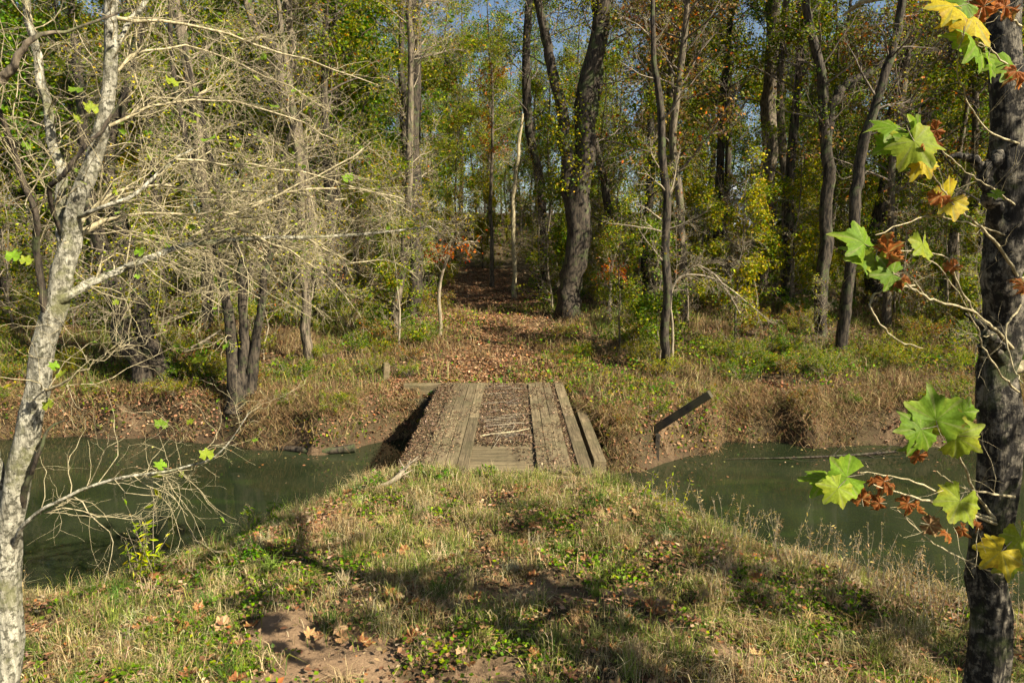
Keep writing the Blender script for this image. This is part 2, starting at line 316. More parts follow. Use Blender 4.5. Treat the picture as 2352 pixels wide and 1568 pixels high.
def runner(x0, x1, n, z=.008):
    w = (x1-x0)/n
    for i in range(n):
        cuts = [BY0+.05+rng.uniform(-.04, .2), rng.uniform(16.2, 18.2), BY1-rng.uniform(.05, .3)]
        for a, b in zip(cuts[:-1], cuts[1:]):
            dz = rng.uniform(0, .012); bpart('plank', x0+i*w+.006, x0+(i+1)*w-.006, a+.004, b-.004, z+dz, z+.048+dz, M['wood_y'], .003, rng.normal()*.0012)
runner(-1.86, -.86, 4); runner(.50, 1.20, 3); runner(1.33, 1.62, 1)
for x in (-2.1, -1.2, -.3, .6, 1.4): bpart('stringer', x-.13, x+.13, BY0-.2, BY1+.3, -.45, -.062, M['wood_dark'], .004)
bpart('side_beam', 1.84, 2.12, 14.6, 21.6, -.62, -.30, M['wood_y'], .004, -.006)
bpart('abutment_sill', -3.5, 2.8, 21.55, 21.85, -.42, -.06, M['wood_x'], .004); bpart('abutment_sill', -3.2, 2.6, 12.35, 12.68, -.75, -.42, M['wood_x'], .004)
for i in range(4): bpart('abutment_board', -3.35, 2.7, 21.20, 21.30, -1.75+i*.33, -1.75+i*.33+.31, M['wood_dark'], .004)

# ------------------------------------------------------------------ tree variants (shared by the woods)
PAL_MIX = [(.075, .13, .018, 5), (.14, .20, .025, 5), (.26, .29, .035, 5), (.38, .34, .05, 2.5), (.20, .14, .045, 1.2), (.40, .16, .03, .4)]
PAL_YEL = [(.17, .22, .025, 5), (.31, .32, .035, 5), (.46, .38, .05, 3.5), (.24, .16, .04, 1.2), (.09, .15, .02, 2)]
PAL_GRN = [(.05, .105, .016, 5), (.09, .165, .022, 5), (.17, .24, .03, 4), (.28, .30, .04, 2)]
PAL_BRN = [(.24, .17, .065, 4), (.16, .12, .045, 2), (.36, .24, .09, 2), (.45, .17, .035, 1.2), (.15, .18, .03, 4)]
def crown(gb, gf, stems, rg, H, spread, n, leaf, pal, t0, up=.25, tmin=.006, leafw=.62, lspread=.10, ang=(35, 75), r1=.06):
    P0, R0 = stems
    P1, R1 = grow(P0, R0, n[0], t0, .98, ang, (spread*.6, spread*1.1), 8, .36, .012, up, .35, rg, .2, .55, rmax=r1)
    P2, R2 = grow(P1, R1, n[1], .2, 1, (25, 70), (spread*.25, spread*.5), 5, .5, tmin*1.4, up*.4, .4, rg, .3)
    P3, R3 = grow(P2, R2, n[2], .15, 1, (20, 75), (spread*.10, spread*.24), 4, .6, tmin, 0, .5, rg, .4)
    tubes(gb, P1, R1, 6, 0); tubes(gb, P2, R2, 4, 0); tubes(gb, P3, R3, 3, 0)
    if n[3]:
        pos = along(P3, n[3]*2, rg, .1, 1, lspread); f_ = rg.uniform(0, 6, 3); nz_ = np.sin(pos[:, 0]*1.6+f_[0]+.8*np.sin(pos[:, 2]))+np.sin(pos[:, 1]*1.6+f_[1])+np.sin(pos[:, 2]*2.1+f_[2]+pos[:, 0])+rg.normal(size=len(pos))*.5; pos = pos[np.argsort(-nz_)[:n[3]]]; leaves(gf, pos, rg.uniform(leaf*.6, leaf*1.35, n[3]), pick(pal, n[3], rg), rg, 0, .25, 0, leafw)
    return P1, P2, P3
def tall_variant(seed, H, r0, pal, nleaf, mat, lean=.03, t0=.32, spread=4.2, leaf=.15):
    rg = np.random.default_rng(seed); K = 14; z = np.linspace(0, H, K); ph = rg.uniform(0, 6, 2)
    x = np.cumsum(rg.normal(size=K)*lean*H/K)+.12*np.sin(z*.5+ph[0]); yv = np.cumsum(rg.normal(size=K)*lean*H/K)+.12*np.sin(z*.45+ph[1])
    pts = np.stack([x-x[0], yv-yv[0], z-.3], 1); R = r0*np.interp(z/H, [0, .03, .5, 1], [1.35, 1.05, .72, .12])
    gt, gb, gf = Geo(), Geo(), Geo(); tubes(gt, resample(pts, 30), np.interp(np.linspace(0, 1, 30), np.linspace(0, 1, K), R), 10, 0, None, True, .05, False, seed)
    crown(gb, gf, (pts[None], R[None]), rg, H, spread, (38, 230, 1150, nleaf), leaf, pal, t0, lspread=.22)
    return [('trunk', gt.mesh('trunk', mat, False)), ('branches', gb.mesh('branches', M['twig_dark'], False)), ('foliage', gf.mesh('foliage', M['leaf']))]
def sapling_variant(seed, H, r0, pal, nleaf, mat, spread=1.8):
    rg = np.random.default_rng(seed); K = 10; z = np.linspace(0, H, K)
    pts = np.stack([np.cumsum(rg.normal(size=K)*.09), np.cumsum(rg.normal(size=K)*.09), z-.15], 1); R = r0*np.linspace(1.1, .15, K)
    gt, gb, gf = Geo(), Geo(), Geo(); tubes(gt, pts, R, 7)
    crown(gb, gf, (pts[None], R[None]), rg, H, spread, (34, 150, 800, nleaf), .12, pal, .05, .15, .005, lspread=.13)
    return [('trunk', gt.mesh('trunk', mat, False)), ('branches', gb.mesh('branches', M['twig'], False)), ('foliage', gf.mesh('foliage', M['leaf']))]
def shrub_variant(seed, H, pal, nleaf, ns=9, leaf=.075):
    rg = np.random.default_rng(seed); az = rg.uniform(0, 6.28, ns); base = np.stack([np.cos(az)*.1, np.sin(az)*.1, np.full(ns, -.06)], 1); K = 6
    d = nrm(np.stack([np.cos(az)*.55, np.sin(az)*.55, np.ones(ns)], 1)); pts = [base]
    for k in range(K-1): pts.append(pts[-1]+d*H/(K-1)*rg.uniform(.8, 1.15, (ns, 1))); d = nrm(d+rg.normal(size=(ns, 3))*.2-np.array([0, 0, .10])+nrm(d*np.array([1, 1, 0]))*.1)
    S = np.stack(pts, 1); R = np.linspace(.014, .004, K)[None]*np.ones((ns, 1)); gb, gf = Geo(), Geo(); tubes(gb, S, R, 4)
    P2, R2 = grow(S, R, 70, .2, 1, (25, 70), (H*.2, H*.45), 4, .7, .004, .1, .4, rg); P3, R3 = grow(P2, R2, 220, .1, 1, (20, 70), (H*.08, H*.2), 3, .7, .003, 0, .4, rg)
    tubes(gb, P2, R2, 3); tubes(gb, P3, R3, 3)
    if nleaf: pos = along(P3, nleaf, rg, 0, 1, .05); leaves(gf, pos, rg.uniform(leaf*.6, leaf*1.3, nleaf), pick(pal, nleaf, rg), rg, 0, .2)
    return [('stems', gb.mesh('stems', M['twig'], False))]+([('foliage', gf.mesh('foliage', M['leaf']))] if nleaf else [])
def place(name, parts, x, y, rz, sc, label, cat, group, sink=0):
    e = tag(empty(name, (x, y, float(zf(x, y))-sink), rz, sc), label, cat, group)
    for nme, me in parts: link(nme, me, e)
    return e
TALL = [tall_variant(100, 23, .24, PAL_MIX, 12000, M['bark'], .03, .22, 4.4, .15), tall_variant(101, 20, .13, PAL_YEL, 11000, M['bark_mid'], .06, .15, 3.6, .12),
        tall_variant(102, 25, .28, PAL_GRN, 11000, M['bark'], .03, .22, 5, .19), tall_variant(103, 18, .10, PAL_MIX, 9000, M['bark'], .07, .12, 3.2, .11),
        tall_variant(104, 22, .16, PAL_BRN, 6000, M['bark_mid'], .06, .2, 4.0, .14), tall_variant(105, 21, .12, PAL_GRN, 9000, M['bark'], .06, .16, 3.6, .16)]
TL = ['tall dark tree with mixed foliage', 'slim brown tree with yellow leaves', 'large dark tree with green crown',
      'slender leafy wavy tree', 'tree with thin brown foliage', 'slim dark tree with leafy green crown']
SAP = [sapling_variant(200, 8, .05, PAL_YEL, 4600, M['bark_mid']), sapling_variant(201, 6, .04, PAL_GRN, 4400, M['twig_dark'], 1.6), sapling_variant(202, 10, .06, PAL_MIX, 5500, M['bark_mid'], 2.2),
       sapling_variant(203, 7, .045, PAL_BRN, 3000, M['twig']), sapling_variant(204, 9, .055, PAL_MIX, 4200, M['twig'], 2.0)]
SAP += [sapling_variant(205, 7, .03, PAL_BRN, 500, M['twig'], 2.2), sapling_variant(206, 6, .025, PAL_YEL, 600, M['twig'], 2.0)]
SL = ['thin yellow leaved sapling', 'thin dark green sapling', 'tall mixed green sapling', 'thin brown leaved sapling', 'sparse leaved tan stemmed sapling', 'nearly bare brown sapling', 'thin bare sapling with few yellow leaves']
SHR = [shrub_variant(300, 1.6, PAL_GRN, 1900), shrub_variant(301, 1.3, PAL_MIX, 1800), shrub_variant(302, 1.9, PAL_YEL, 1900), shrub_variant(303, 1.4, PAL_BRN, 1400), shrub_variant(304, 2.2, PAL_MIX, 2200, 12)]
HL = ['low dark green shrub', 'low mixed green shrub', 'tall yellow green shrub', 'dry brown leaved shrub', 'spreading olive green shrub']
def clear_of(pts, x, y, r): return all((x-a)**2+(y-b)**2 > r*r for a, b in pts)
def where(x, y):
    a = x/y; h = 'at the far left' if a < -.5 else 'on the left' if a < -.25 else 'just left of the trail' if x < pathx(y) else 'just right of the trail' if a < .2 else 'on the right' if a < .48 else 'at the far right'
    return h+(' near the bank' if y < 30 else ' in the middle distance' if y < 45 else ' in the distance' if y < 70 else ' deep in the woods')
def side(x, y): return 'left of the trail' if x < pathx(y) else 'right of the trail'
GAPS = [(.165, .013), (.33, .016), (-.455, .010)]    # thin places in the canopy
hero_xy = [(2.55, 30), (5.2, 22.6), (12.3, 27), (12.2, 25), (14.5, 34), (13.5, 38), (-8, 20.8), (-7.5, 24), (-4.7, 27), (-4.1, 31), (-12.5, 22), (-11.5, 22.2), (26, 85)]
tall_xy = []; tries = 0
while len(tall_xy) < 262 and tries < 12000:
    tries += 1; y = 26+80*rng.uniform()**1.2; x = rng.uniform(-.85*y-5, .82*y+2)
    if (abs(x-pathx(y)) < 3.4 and y < 52) or not clear_of(tall_xy, x, y, 1.9+y*.013) or not clear_of(hero_xy, x, y, 1.8): continue
    if any(abs(x/y-a) < w for a, w in GAPS): continue
    if abs(x/y-.335) < .05 and 50 < y < 84: continue
    if y < 30 and -1 < x/y < .1: continue
    if (24 < y < 44 and 1 < x < 13 and rng.uniform() < .6) or (abs(x/y-.095) < .045 and y < 31): continue
    k = rng.integers(len(TALL)); tall_xy.append((x, y)); sc = rng.uniform(.8, 1.15)
    place('forest_tree', TALL[k], x, y, rng.uniform(0, 6.28), sc, TL[k]+' '+where(x, y), 'tree', 'background trees, '+where(x, y)+', kind %s' % 'abcdef'[k])
# distant wood that reads as one mass
rgd = np.random.default_rng(77); g = Geo(); nc = 1900; yd = 42+80*rgd.uniform(size=nc)**.9; xd = rgd.uniform(-.9, .95, nc)*yd; zd = zf(xd, yd)+25*rgd.uniform(size=nc)**1.05
az_ = xd/yd; el_ = (zd-CAM[2])/yd; keep = np.abs(xd-pathx(yd)) > np.where(yd < 52, 3.5, 0)
for a, w in GAPS: keep &= ~((np.abs(az_-a) < w*1.2) & (el_ > .10))
keep &= ~((np.abs(az_-.335) < .05) & (yd < 86) & (np.abs(el_-.05) < .06)); cd = np.stack([xd, yd, zd], 1)[keep]
for pal, sl in ((PAL_MIX, 0), (PAL_YEL, 1), (PAL_GRN, 2), (PAL_BRN, 3)):
    c_ = cd[sl::4]; nl = 54; pos = np.repeat(c_, nl, 0)+rgd.normal(size=(len(c_)*nl, 3))*np.array([1.5, 1.5, 1.2]); leaves(g, pos, rgd.uniform(.18, .42, len(pos)), pick(pal, len(pos), rgd), rgd, 0, .2)
tag(link('distant_wood', g.mesh('distant_wood', M['leaf'])), 'distant autumn foliage closing the view behind the trees', 'woods', None, 'stuff')
sap_xy = []; tries = 0
while len(sap_xy) < 297 and tries < 6000:
    tries += 1; y = 23.5+48*rng.uniform()**1.25; x = rng.uniform(-.82*y-2, .85*y+4)
    if abs(x-pathx(y)) < (2.9 if y < 48 else 0) or not clear_of(sap_xy, x, y, 1.0) or (y < 27 and not clear_of(hero_xy, x, y, 1.0)): continue
    if y < 25.5 and rng.uniform() < .5: continue
    if abs(x/y-.095) < .045 and y < 31: continue
    k = rng.integers(len(SAP)) if y > 38 or rng.uniform() < .2 else rng.choice([0, 2, 4, 1, 6, 5, 6, 5]); sap_xy.append((x, y))
    place('sapling', SAP[k], x, y, rng.uniform(0, 6.28), rng.uniform(.45, 1.05), SL[k]+' '+where(x, y), 'sapling', 'saplings, '+where(x, y)+', kind %s' % 'abcdefg'[k])
shr_n = 0; tries = 0
while shr_n < 280 and tries < 8000:
    tries += 1; y = 21.8+34*rng.uniform()**1.6; x = rng.uniform(-.8*y-2, .8*y+3)
    if abs(x-pathx(y)) < (2.1+rng.uniform(0, .8) if y < 48 else 0): continue
    k = rng.integers(len(SHR)); shr_n += 1
    place('shrub', SHR[k], x, y, rng.uniform(0, 6.28), rng.uniform(.55, 1.1)*(1.3 if y > 35 else .95 if y > 25 else .6), HL[k]+' '+where(x, y), 'shrub', 'woodland shrubs, '+where(x, y)+', kind %s' % 'abcde'[k])

for i, x in enumerate((-16, -13.5, -10.6, -9.2, -6.6, -5.4, -4.9, 2.9, 3.8, 5.2, 6.1, 8.8, 10.3, 12.4, 13.6, 15.5)):   # brush along the brow of the far bank
    yb = float(shoreF(np.array(x)))+.55; k = (0, 1, 4, 3)[i % 4]
    place('shrub', SHR[k], x, yb, i*1.3, .33+.09*(i % 3), HL[k]+' overhanging the water at the brow of the far bank', 'shrub', 'brush along the brow of the far bank, kind %s' % 'abcde'[k])
# ------------------------------------------------------------------ hero trees of the far bank
def stem_pts(pix, d, top=None):        # [(px,py,width_px[,d])] base first -> points, radii
    p = []; r = []
    for q in pix:
        dd = q[3] if len(q) > 3 else d; p.append(P(q[0], q[1], dd)); r.append(q[2]*.5*dd/F)
    return np.array(p), np.array(r)
def hero(name, label, cat, stems, d, mat, n=(20, 100, 500, 0), spread=2.5, pal=PAL_MIX, leaf=.09, t0=.25, up=.1, twig='twig', tmin=.006, extend=0, group=None, sides=18, ang=(35, 80), ground=True, seed=1, flare=1.35, lspread=.1, r1=.05, mats={}, wk=1.0):
    rg = np.random.default_rng(seed); base = stem_pts(stems[0][:1], d)[0][0]; gz = float(zf(base[0], base[1])) if ground else base[2]
    root = tag(empty(name, (base[0], base[1], gz)), label, cat, group); off = np.array(root.location); SP = []; SR = []
    for si, s in enumerate(stems):
        p, r = stem_pts(s, d); r = r*wk
        if si == 0 and ground:
            p = np.vstack([[p[0][0], p[0][1], min(gz-.25, p[0][2]-.2)], p]); r = np.concatenate([[r[0]*flare], r])
        if extend and len(s) and s[-1][1] < 60:
            dr = nrm(p[-1]-p[-2]); p = np.vstack([p, p[-1]+dr*extend*.5+np.array([.2, 0, 0]), p[-1]+dr*extend]); r = np.concatenate([r, [r[-1]*.6, r[-1]*.15]])
        q = resample(np.column_stack([p, r]), 40); q[:, 3] = np.maximum(q[:, 3], .004)
        wob = rg.normal(size=(40, 3)); wob = (wob+np.roll(wob, 1, 0)+np.roll(wob, 2, 0))*q[:, 3:4]*.13; wob[:3] = 0; q[:, :3] += wob
        gt = Geo(); tubes(gt, q[:, :3]-off, q[:, 3], sides, 0, None, True, .085, False, seed+si)
        link('trunk' if si == 0 else 'limb', gt.mesh('trunk' if si == 0 else 'limb', mats.get(si, mat), False), root); SP.append(q[::3, :3]-off); SR.append(q[::3, 3])
    gb, gf = Geo(), Geo()
    crown(gb, gf, (np.array(SP), np.array(SR)), rg, 0, spread, n, leaf, pal, t0, up, tmin, .62, lspread, ang, r1)
    link('branches', gb.mesh('branches', M[twig], False), root)
    if n[3]: link('foliage', gf.mesh('foliage', M['leaf']), root)
    return root
oak = hero('big_oak', 'thick dark barked tree with forked top standing right of the trail', 'tree',
     [[(1310, 722, 60), (1314, 640, 54), (1322, 520, 54), (1330, 420, 52), (1340, 300, 44), (1362, 150, 42), (1385, 40, 38), (1398, -60, 34)],
      [(1318, 520, 30), (1302, 380, 30), (1290, 270, 26), (1268, 150, 22), (1240, 20, 18)], [(1345, 340, 22), (1368, 230, 20), (1378, 120, 16), (1360, -20, 14)]], 30, M['bark'], (34, 170, 900, 5200), 4.0, PAL_YEL, .10, .45, .2, 'twig_dark', .008, 8, seed=21, flare=1.2)
rv = np.random.default_rng(88); gv = Geo(); pv = np.concatenate([P(1296+rv.normal()*14, yy_, 29.7)[None]+rv.normal(size=(34, 3))*.22 for yy_ in np.linspace(170, 430, 26)]+[P(1335+rv.normal()*12, yy_, 29.4)[None]+rv.normal(size=(22, 3))*.25 for yy_ in np.linspace(240, 420, 12)])-np.array(oak.location)
leaves(gv, pv, rv.uniform(.08, .17, len(pv)), pick(PAL_YEL, len(pv), rv), rv); o = link('vine_leaves', gv.mesh('vine_leaves', M['leaf']), oak); o['kind'] = 'stuff'; o['label'] = 'yellow green vine leaves climbing the trunk'
PAL_ORG = [(.45, .15, .03, 4), (.36, .10, .03, 3), (.50, .25, .05, 2), (.25, .18, .04, 1.5)]
hero('orange_sapling', 'small orange leaved sapling overhanging the left edge of the trail', 'sapling', [[(1010, 660, 7), (1030, 590, 6), (1060, 560, 5), (1100, 555, 3)]], 27, M['twig'], (16, 60, 160, 260), 1.1, PAL_ORG, .12, .35, -.1, 'twig_pale', .005, 0, seed=81)
hero('orange_sapling', 'tall orange leaved sapling high behind the trail left of the oak', 'sapling', [[(1130, 600, 9), (1128, 450, 8), (1132, 300, 6), (1130, 150, 4)]], 40, M['bark_mid'], (22, 90, 300, 700), 2.2, PAL_ORG, .13, .55, 0, 'twig', .006, 0, seed=82)
hero('orange_sapling', 'low red leaved sapling right of the oak base', 'sapling', [[(1400, 690, 8), (1405, 620, 6), (1420, 560, 4)]], 29, M['twig'], (14, 60, 160, 300), 1.2, PAL_ORG, .11, .3, 0, 'twig', .005, 0, seed=83)
hero('slim_tree', 'slim dark tree on the right bank in front of the big oak', 'tree',
     [[(1527, 838, 20), (1530, 740, 20), (1527, 620, 19), (1528, 450, 18), (1522, 300, 16), (1505, 160, 13), (1498, 40, 10)]], 22.6, M['bark'], (22, 120, 500, 500), 2.0, PAL_YEL, .08, .3, .1, 'twig', .006, 3, seed=22)
hero('curved_tree', 'dark slender tree with a long limb curving right near its top', 'tree',
     [[(1885, 765, 27), (1888, 700, 27), (1897, 560, 27), (1898, 430, 26), (1897, 310, 25), (1885, 180, 20), (1860, 60, 17), (1845, -30, 15)],
      [(1898, 330, 22), (1908, 240, 22), (1945, 195, 21), (2000, 170, 18), (2060, 120, 14), (2090, 60, 10)]], 27, M['bark'], (24, 130, 600, 1800), 2.6, PAL_MIX, .09, .5, .1, 'twig_dark', .007, 5, seed=23)
hero('leaning_tree', 'dark tree leaning right beside the curved tree', 'tree',
     [[(1930, 793, 26), (1942, 700, 26), (1956, 590, 24), (1962, 450, 24), (1988, 330, 22), (2020, 210, 20), (2058, 90, 17), (2075, -20, 15)]], 25, M['bark'], (20, 110, 500, 1500), 2.4, PAL_MIX, .09, .5, .1, 'twig_dark', .007, 5, seed=24)
hero('twin_tree', 'thick dark tree with two leaning stems behind the yellow leaves', 'tree',
     [[(2003, 690, 45), (2010, 600, 42), (2030, 470, 36), (2075, 370, 30), (2120, 270, 30), (2180, 150, 28), (2230, 20, 24)], [(2022, 500, 30), (2040, 380, 26), (2055, 250, 24), (2085, 100, 20), (2100, -20, 18)]], 32, M['bark'], (24, 130, 600, 2600), 3, PAL_GRN, .10, .45, .1, 'twig_dark', .008, 6, seed=25)
hero('straight_tree', 'straight tree with sunlit tan bark on its right side in the right woods', 'tree',
     [[(1748, 690, 36), (1752, 560, 35), (1760, 420, 34), (1768, 260, 32), (1774, 100, 30), (1778, -30, 28)]], 36, M['bark_mid'], (26, 140, 700, 3800), 3.6, PAL_GRN, .10, .5, .15, 'twig_dark', .008, 7, seed=26)
hero('slim_tree', 'slim pale brown tree just right of the straight tan tree', 'tree',
     [[(1806, 660, 20), (1806, 520, 20), (1800, 380, 20), (1790, 250, 17), (1800, 100, 14), (1812, -20, 12)]], 34, M['bark_mid'], (18, 100, 500, 1800), 2.6, PAL_MIX, .10, .5, .1, 'twig_dark', .008, 5, seed=27)
hero('dark_tree', 'dark wavy trunked tree just left of the big oak', 'tree',
     [[(1242, 650, 18), (1245, 560, 18), (1243, 430, 20), (1222, 320, 20), (1208, 200, 18), (1210, 60, 16), (1220, -30, 14)]], 38, M['bark'], (20, 110, 500, 2600), 3, PAL_MIX, .10, .45, .15, 'twig_dark', .008, 6, seed=28)
hero('pale_sapling', 'straight pale sapling standing at the right edge of the trail', 'sapling',
     [[(1181, 640, 10), (1180, 540, 10), (1178, 460, 9), (1188, 370, 8), (1200, 260, 6)]], 36, M['twig_pale'], (14, 60, 240, 300), 1.6, PAL_YEL, .09, .5, .1, 'twig', .007, seed=29)
hero('slim_tree', 'tall slim grey tree left of the trail rising to the top of the picture', 'tree',
     [[(907, 782, 20), (912, 700, 20), (925, 610, 18), (936, 480, 17), (943, 320, 16), (942, 160, 14), (938, 20, 13)]], 26.5, M['bark_mid'], (36, 230, 1500, 2200), 3.0, PAL_YEL, .09, .35, .05, 'twig', .005, 5, seed=30, r1=.03)
hero('broad_tree', 'broad brown trunk behind the slim grey tree left of the trail', 'tree',
     [[(952, 735, 34), (955, 660, 30), (958, 560, 28), (955, 420, 26), (950, 260, 24), (955, 60, 22), (950, -30, 20)]], 30, M['bark'], (24, 130, 700, 3200), 3.2, PAL_MIX, .10, .4, .1, 'twig', .007, 6, seed=31)
hero('slim_tree', 'slim tree on the left bank between the clump and the trail', 'tree',
     [[(708, 822, 24), (702, 740, 22), (694, 600, 20), (690, 450, 18), (680, 300, 15), (660, 150, 12), (640, 20, 10)]], 23.8, M['bark_mid'], (40, 280, 1900, 2200), 3.0, PAL_YEL, .08, .22, .0, 'twig', .0045, 4, seed=32, r1=.026)
hero('clump_tree', 'clump of bare stems with dark hollow base on the far left bank', 'tree',
     [[(548, 915, 48), (540, 860, 36), (528, 780, 26), (520, 690, 22), (505, 610, 18), (470, 480, 14), (430, 330, 11), (400, 180, 9), (390, 20, 8)],
      [(562, 905, 38), (562, 800, 24), (560, 680, 20), (556, 610, 18), (535, 560, 16), (500, 440, 14), (470, 300, 11), (420, 100, 8)],
      [(575, 900, 30), (588, 780, 20), (602, 680, 18), (612, 600, 16), (640, 500, 12), (650, 360, 10), (700, 230, 8)],
      [(565, 650, 15), (580, 612, 13), (612, 606, 11), (640, 560, 9), (700, 520, 7)]], 20.6, M['bark'], (80, 480, 2800, 2400), 3.2, PAL_YEL, .09, .28, -.03, 'twig_pale', .006, 3, seed=33, r1=.026)
hero('leaning_tree', 'thick mossy trunk leaning left on the far left bank', 'tree',
     [[(338, 885, 46), (312, 830, 42), (282, 750, 40), (255, 660, 36), (232, 560, 32), (200, 420, 26), (190, 250, 20), (170, 80, 16)]], 22, M['bark'], (44, 300, 1700, 2600), 3, PAL_YEL, .085, .3, .0, 'twig', .005, 4, seed=34, r1=.03)
hero('leaning_tree', 'second thick leaning trunk with split bark right of the mossy one', 'tree',
     [[(378, 890, 60), (352, 800, 46), (322, 690, 38), (300, 590, 34), (275, 490, 30), (250, 350, 24), (300, 180, 18), (320, 20, 14)]], 22.4, M['bark'], (44, 300, 1700, 2600), 3, PAL_YEL, .085, .3, .0, 'twig', .005, 4, seed=35, r1=.03)
hero('grey_tree', 'pale grey tree with straight trunk seen behind the bare clump', 'tree',
     [[(480, 760, 26), (478, 640, 25), (470, 440, 24), (448, 260, 22), (420, 100, 20), (400, -20, 18)]], 27, M['bark_mid'], (28, 170, 1000, 3200), 3, PAL_YEL, .09, .3, .05, 'twig', .006, 6, seed=36, r1=.04)
hero('forked_tree', 'brown forked tree rising above the trail left side', 'tree',
     [[(735, 740, 30), (730, 600, 28), (700, 420, 26), (660, 230, 24), (640, 130, 20), (590, 60, 16), (560, -20, 14)], [(655, 220, 18), (670, 120, 16), (660, 20, 12)]], 29, M['bark_mid'], (30, 180, 1100, 3000), 3, PAL_MIX, .09, .3, .05, 'twig', .007, 6, seed=37)
hero('bare_bush', 'bent spray of bare pale twigs on the right bank', 'bush',
     [[(1545, 760, 6), (1540, 690, 6), (1565, 635, 5), (1640, 640, 4), (1710, 690, 3), (1770, 740, 2)], [(1560, 640, 4), (1600, 610, 3), (1650, 640, 4), (1700, 720, 3)]], 23.2, M['twig'], (24, 150, 520, 260), 1.3, PAL_GRN, .08, .3, -.25, 'twig', .005, 0, seed=38, ang=(20, 55))
hero('slim_tree', 'slender tree with thin crooked stem right of the big oak', 'tree',
     [[(1420, 640, 18), (1408, 540, 18), (1392, 440, 17), (1372, 350, 15), (1352, 280, 12)]], 33, M['bark'], (16, 90, 400, 1000), 2.2, PAL_MIX, .10, .4, .1, 'twig_dark', .007, 0, seed=39)

# ------------------------------------------------------------------ the two near sycamores
def syc_leaf(g, rg, size, c_in, c_edge, curl, cup, mat=0, crumple=0.0):
    NT = 85; th = np.radians(np.linspace(-158, 158, NT)); r = np.full(NT, .66)
    for a0, L, w in ((0, 1.0, 33), (54, .96, 30), (-54, .96, 30), (108, .80, 30), (-108, .80, 30)):
        L *= rg.uniform(.9, 1.08); r = np.maximum(r, L*np.exp(-np.abs((np.degrees(th)-a0)/w)**1.35))
    r = np.maximum(r, .66); r *= 1+.10*np.abs(np.sin(th*9+rg.uniform(0, 3)))+rg.normal(size=NT)*.02
    rings = np.array([0, .2, .4, .6, .8, .92, 1.0]); RR = rings[:, None]*r[None]
    x = RR*np.sin(th); yv = RR*np.cos(th); rad = np.hypot(x, yv)
    vein = np.min([np.abs(np.degrees(th)-a) for a in (0, 56, -56, 112, -112)], 0)/28
    z = cup*rad**2+curl*(x**2)*.9-curl*.5*np.maximum(yv, 0)**2+.05*(1-np.clip(vein, 0, 1))[None]*rad*-1+.06*np.sin(th*3+rg.uniform(0, 6))[None]*rad+.035*np.sin(th*11+rg.uniform(0, 6))[None]*rad**2+.012*rg.normal(size=rad.shape)*rad
    if crumple: z = z+crumple*rad*np.sin(th*7+rg.uniform(0, 6))[None]+crumple*.5*rg.normal(size=z.shape)*rad; x = x*(1-.4*rad*crumple*2); yv = yv*(1-.35*rad*crumple*2)
    v = np.stack([x, yv, z], -1).reshape(-1, 3)*size; n = NT; ids = np.arange(7*n).reshape(7, n)
    f = np.stack([ids[:-1, :-1], ids[:-1, 1:], ids[1:, 1:], ids[1:, :-1]], -1).reshape(-1, 4)
    e = np.repeat(np.array([0, .1, .25, .45, .75, 1.0]), n-1)*rg.uniform(.6, 1.0); vv = np.tile(((vein[:-1]+vein[1:])/2 < .10)*1.0, 6)
    blot = np.clip(np.sin(th[:-1]*4+rg.uniform(0, 6))*.5+rg.normal(size=n-1)*.15, 0, 1); e = e*np.tile(blot, 6)
    col = np.array(c_in)*(1-e[:, None])+np.array(c_edge)*e[:, None]; col = col*(1-vv[:, None]*.5)+np.array([.34, .36, .12])*vv[:, None]*.5
    g.add(v, f, col, mat, True)
GRN, YGR, YEL, BRN, ORG, TAN = (.17, .29, .022), (.33, .42, .035), (.58, .46, .03), (.36, .13, .035), (.42, .15, .025), (.45, .27, .13)
def add_leaf(root, pt, size, kind, rg, toward=None):
    off = np.array(root.location); g = Geo(); cr = 0
    ci, ce = {'g': (GRN, YGR), 'y': (YGR, YEL), 'Y': (YEL, ORG), 'b': (BRN, ORG), 't': (TAN, BRN)}[kind]
    if kind in 'bt': cr = .22
    kv = rg.uniform(.85, 1.25); ci = tuple(np.array(ci)*kv); ce = tuple(np.array(ce)*kv); syc_leaf(g, rg, size, ci, ce, rg.choice([-1, 1])*rg.uniform(.05, .45), rg.uniform(-.4, .1), 0, cr)
    o = link('leaf', g.mesh('leaf', M['leaf_near']), root, pt-off)
    gs = Geo(); tubes(gs, resample(np.array([(0, 0, 0), (.01, -.25, .06), (.03, -.5, .2)])*size, 6), np.full(6, .0022), 4); link('leaf_stalk', gs.mesh('leaf_stalk', M['twig'], False), o)
    # blade faces up and toward the viewer, tip hanging outwards
    az = rg.uniform(-1.1, 1.1); tip = nrm(np.array([math.sin(az)-.5, -.25+rg.normal()*.3, -.30+rg.normal()*.35])) if toward is None else nrm(np.array(toward))
    nz = nrm(np.array([rg.normal()*.35+.25, -.75+rg.normal()*.25, .55+rg.normal()*.25])); xx = nrm(np.cross(tip, nz)); nz = np.cross(xx, tip)
    from mathutils import Matrix
    o.rotation_euler = Matrix(np.stack([xx, tip, nz], 1).tolist()).to_euler(); return o
def twig_obj(root, pix, mat, name='twig', sides=5, rg=None):
    p = np.array([P(q[0], q[1], q[3]) for q in pix])-np.array(root.location); r = np.array([q[2]*.34*q[3]/F for q in pix])
    n = max(10, 5*len(pix)); q = resample(np.column_stack([p, r]), n)
    if rg is not None: q[1:-1, :3] += rg.normal(size=(n-2, 3))*.004
    g = Geo(); tubes(g, q[:, :3], np.maximum(q[:, 3], .0015), sides); link(name, g.mesh(name, mat, False), root); return q[:, :3], q[:, 3]
rr = np.random.default_rng(51)
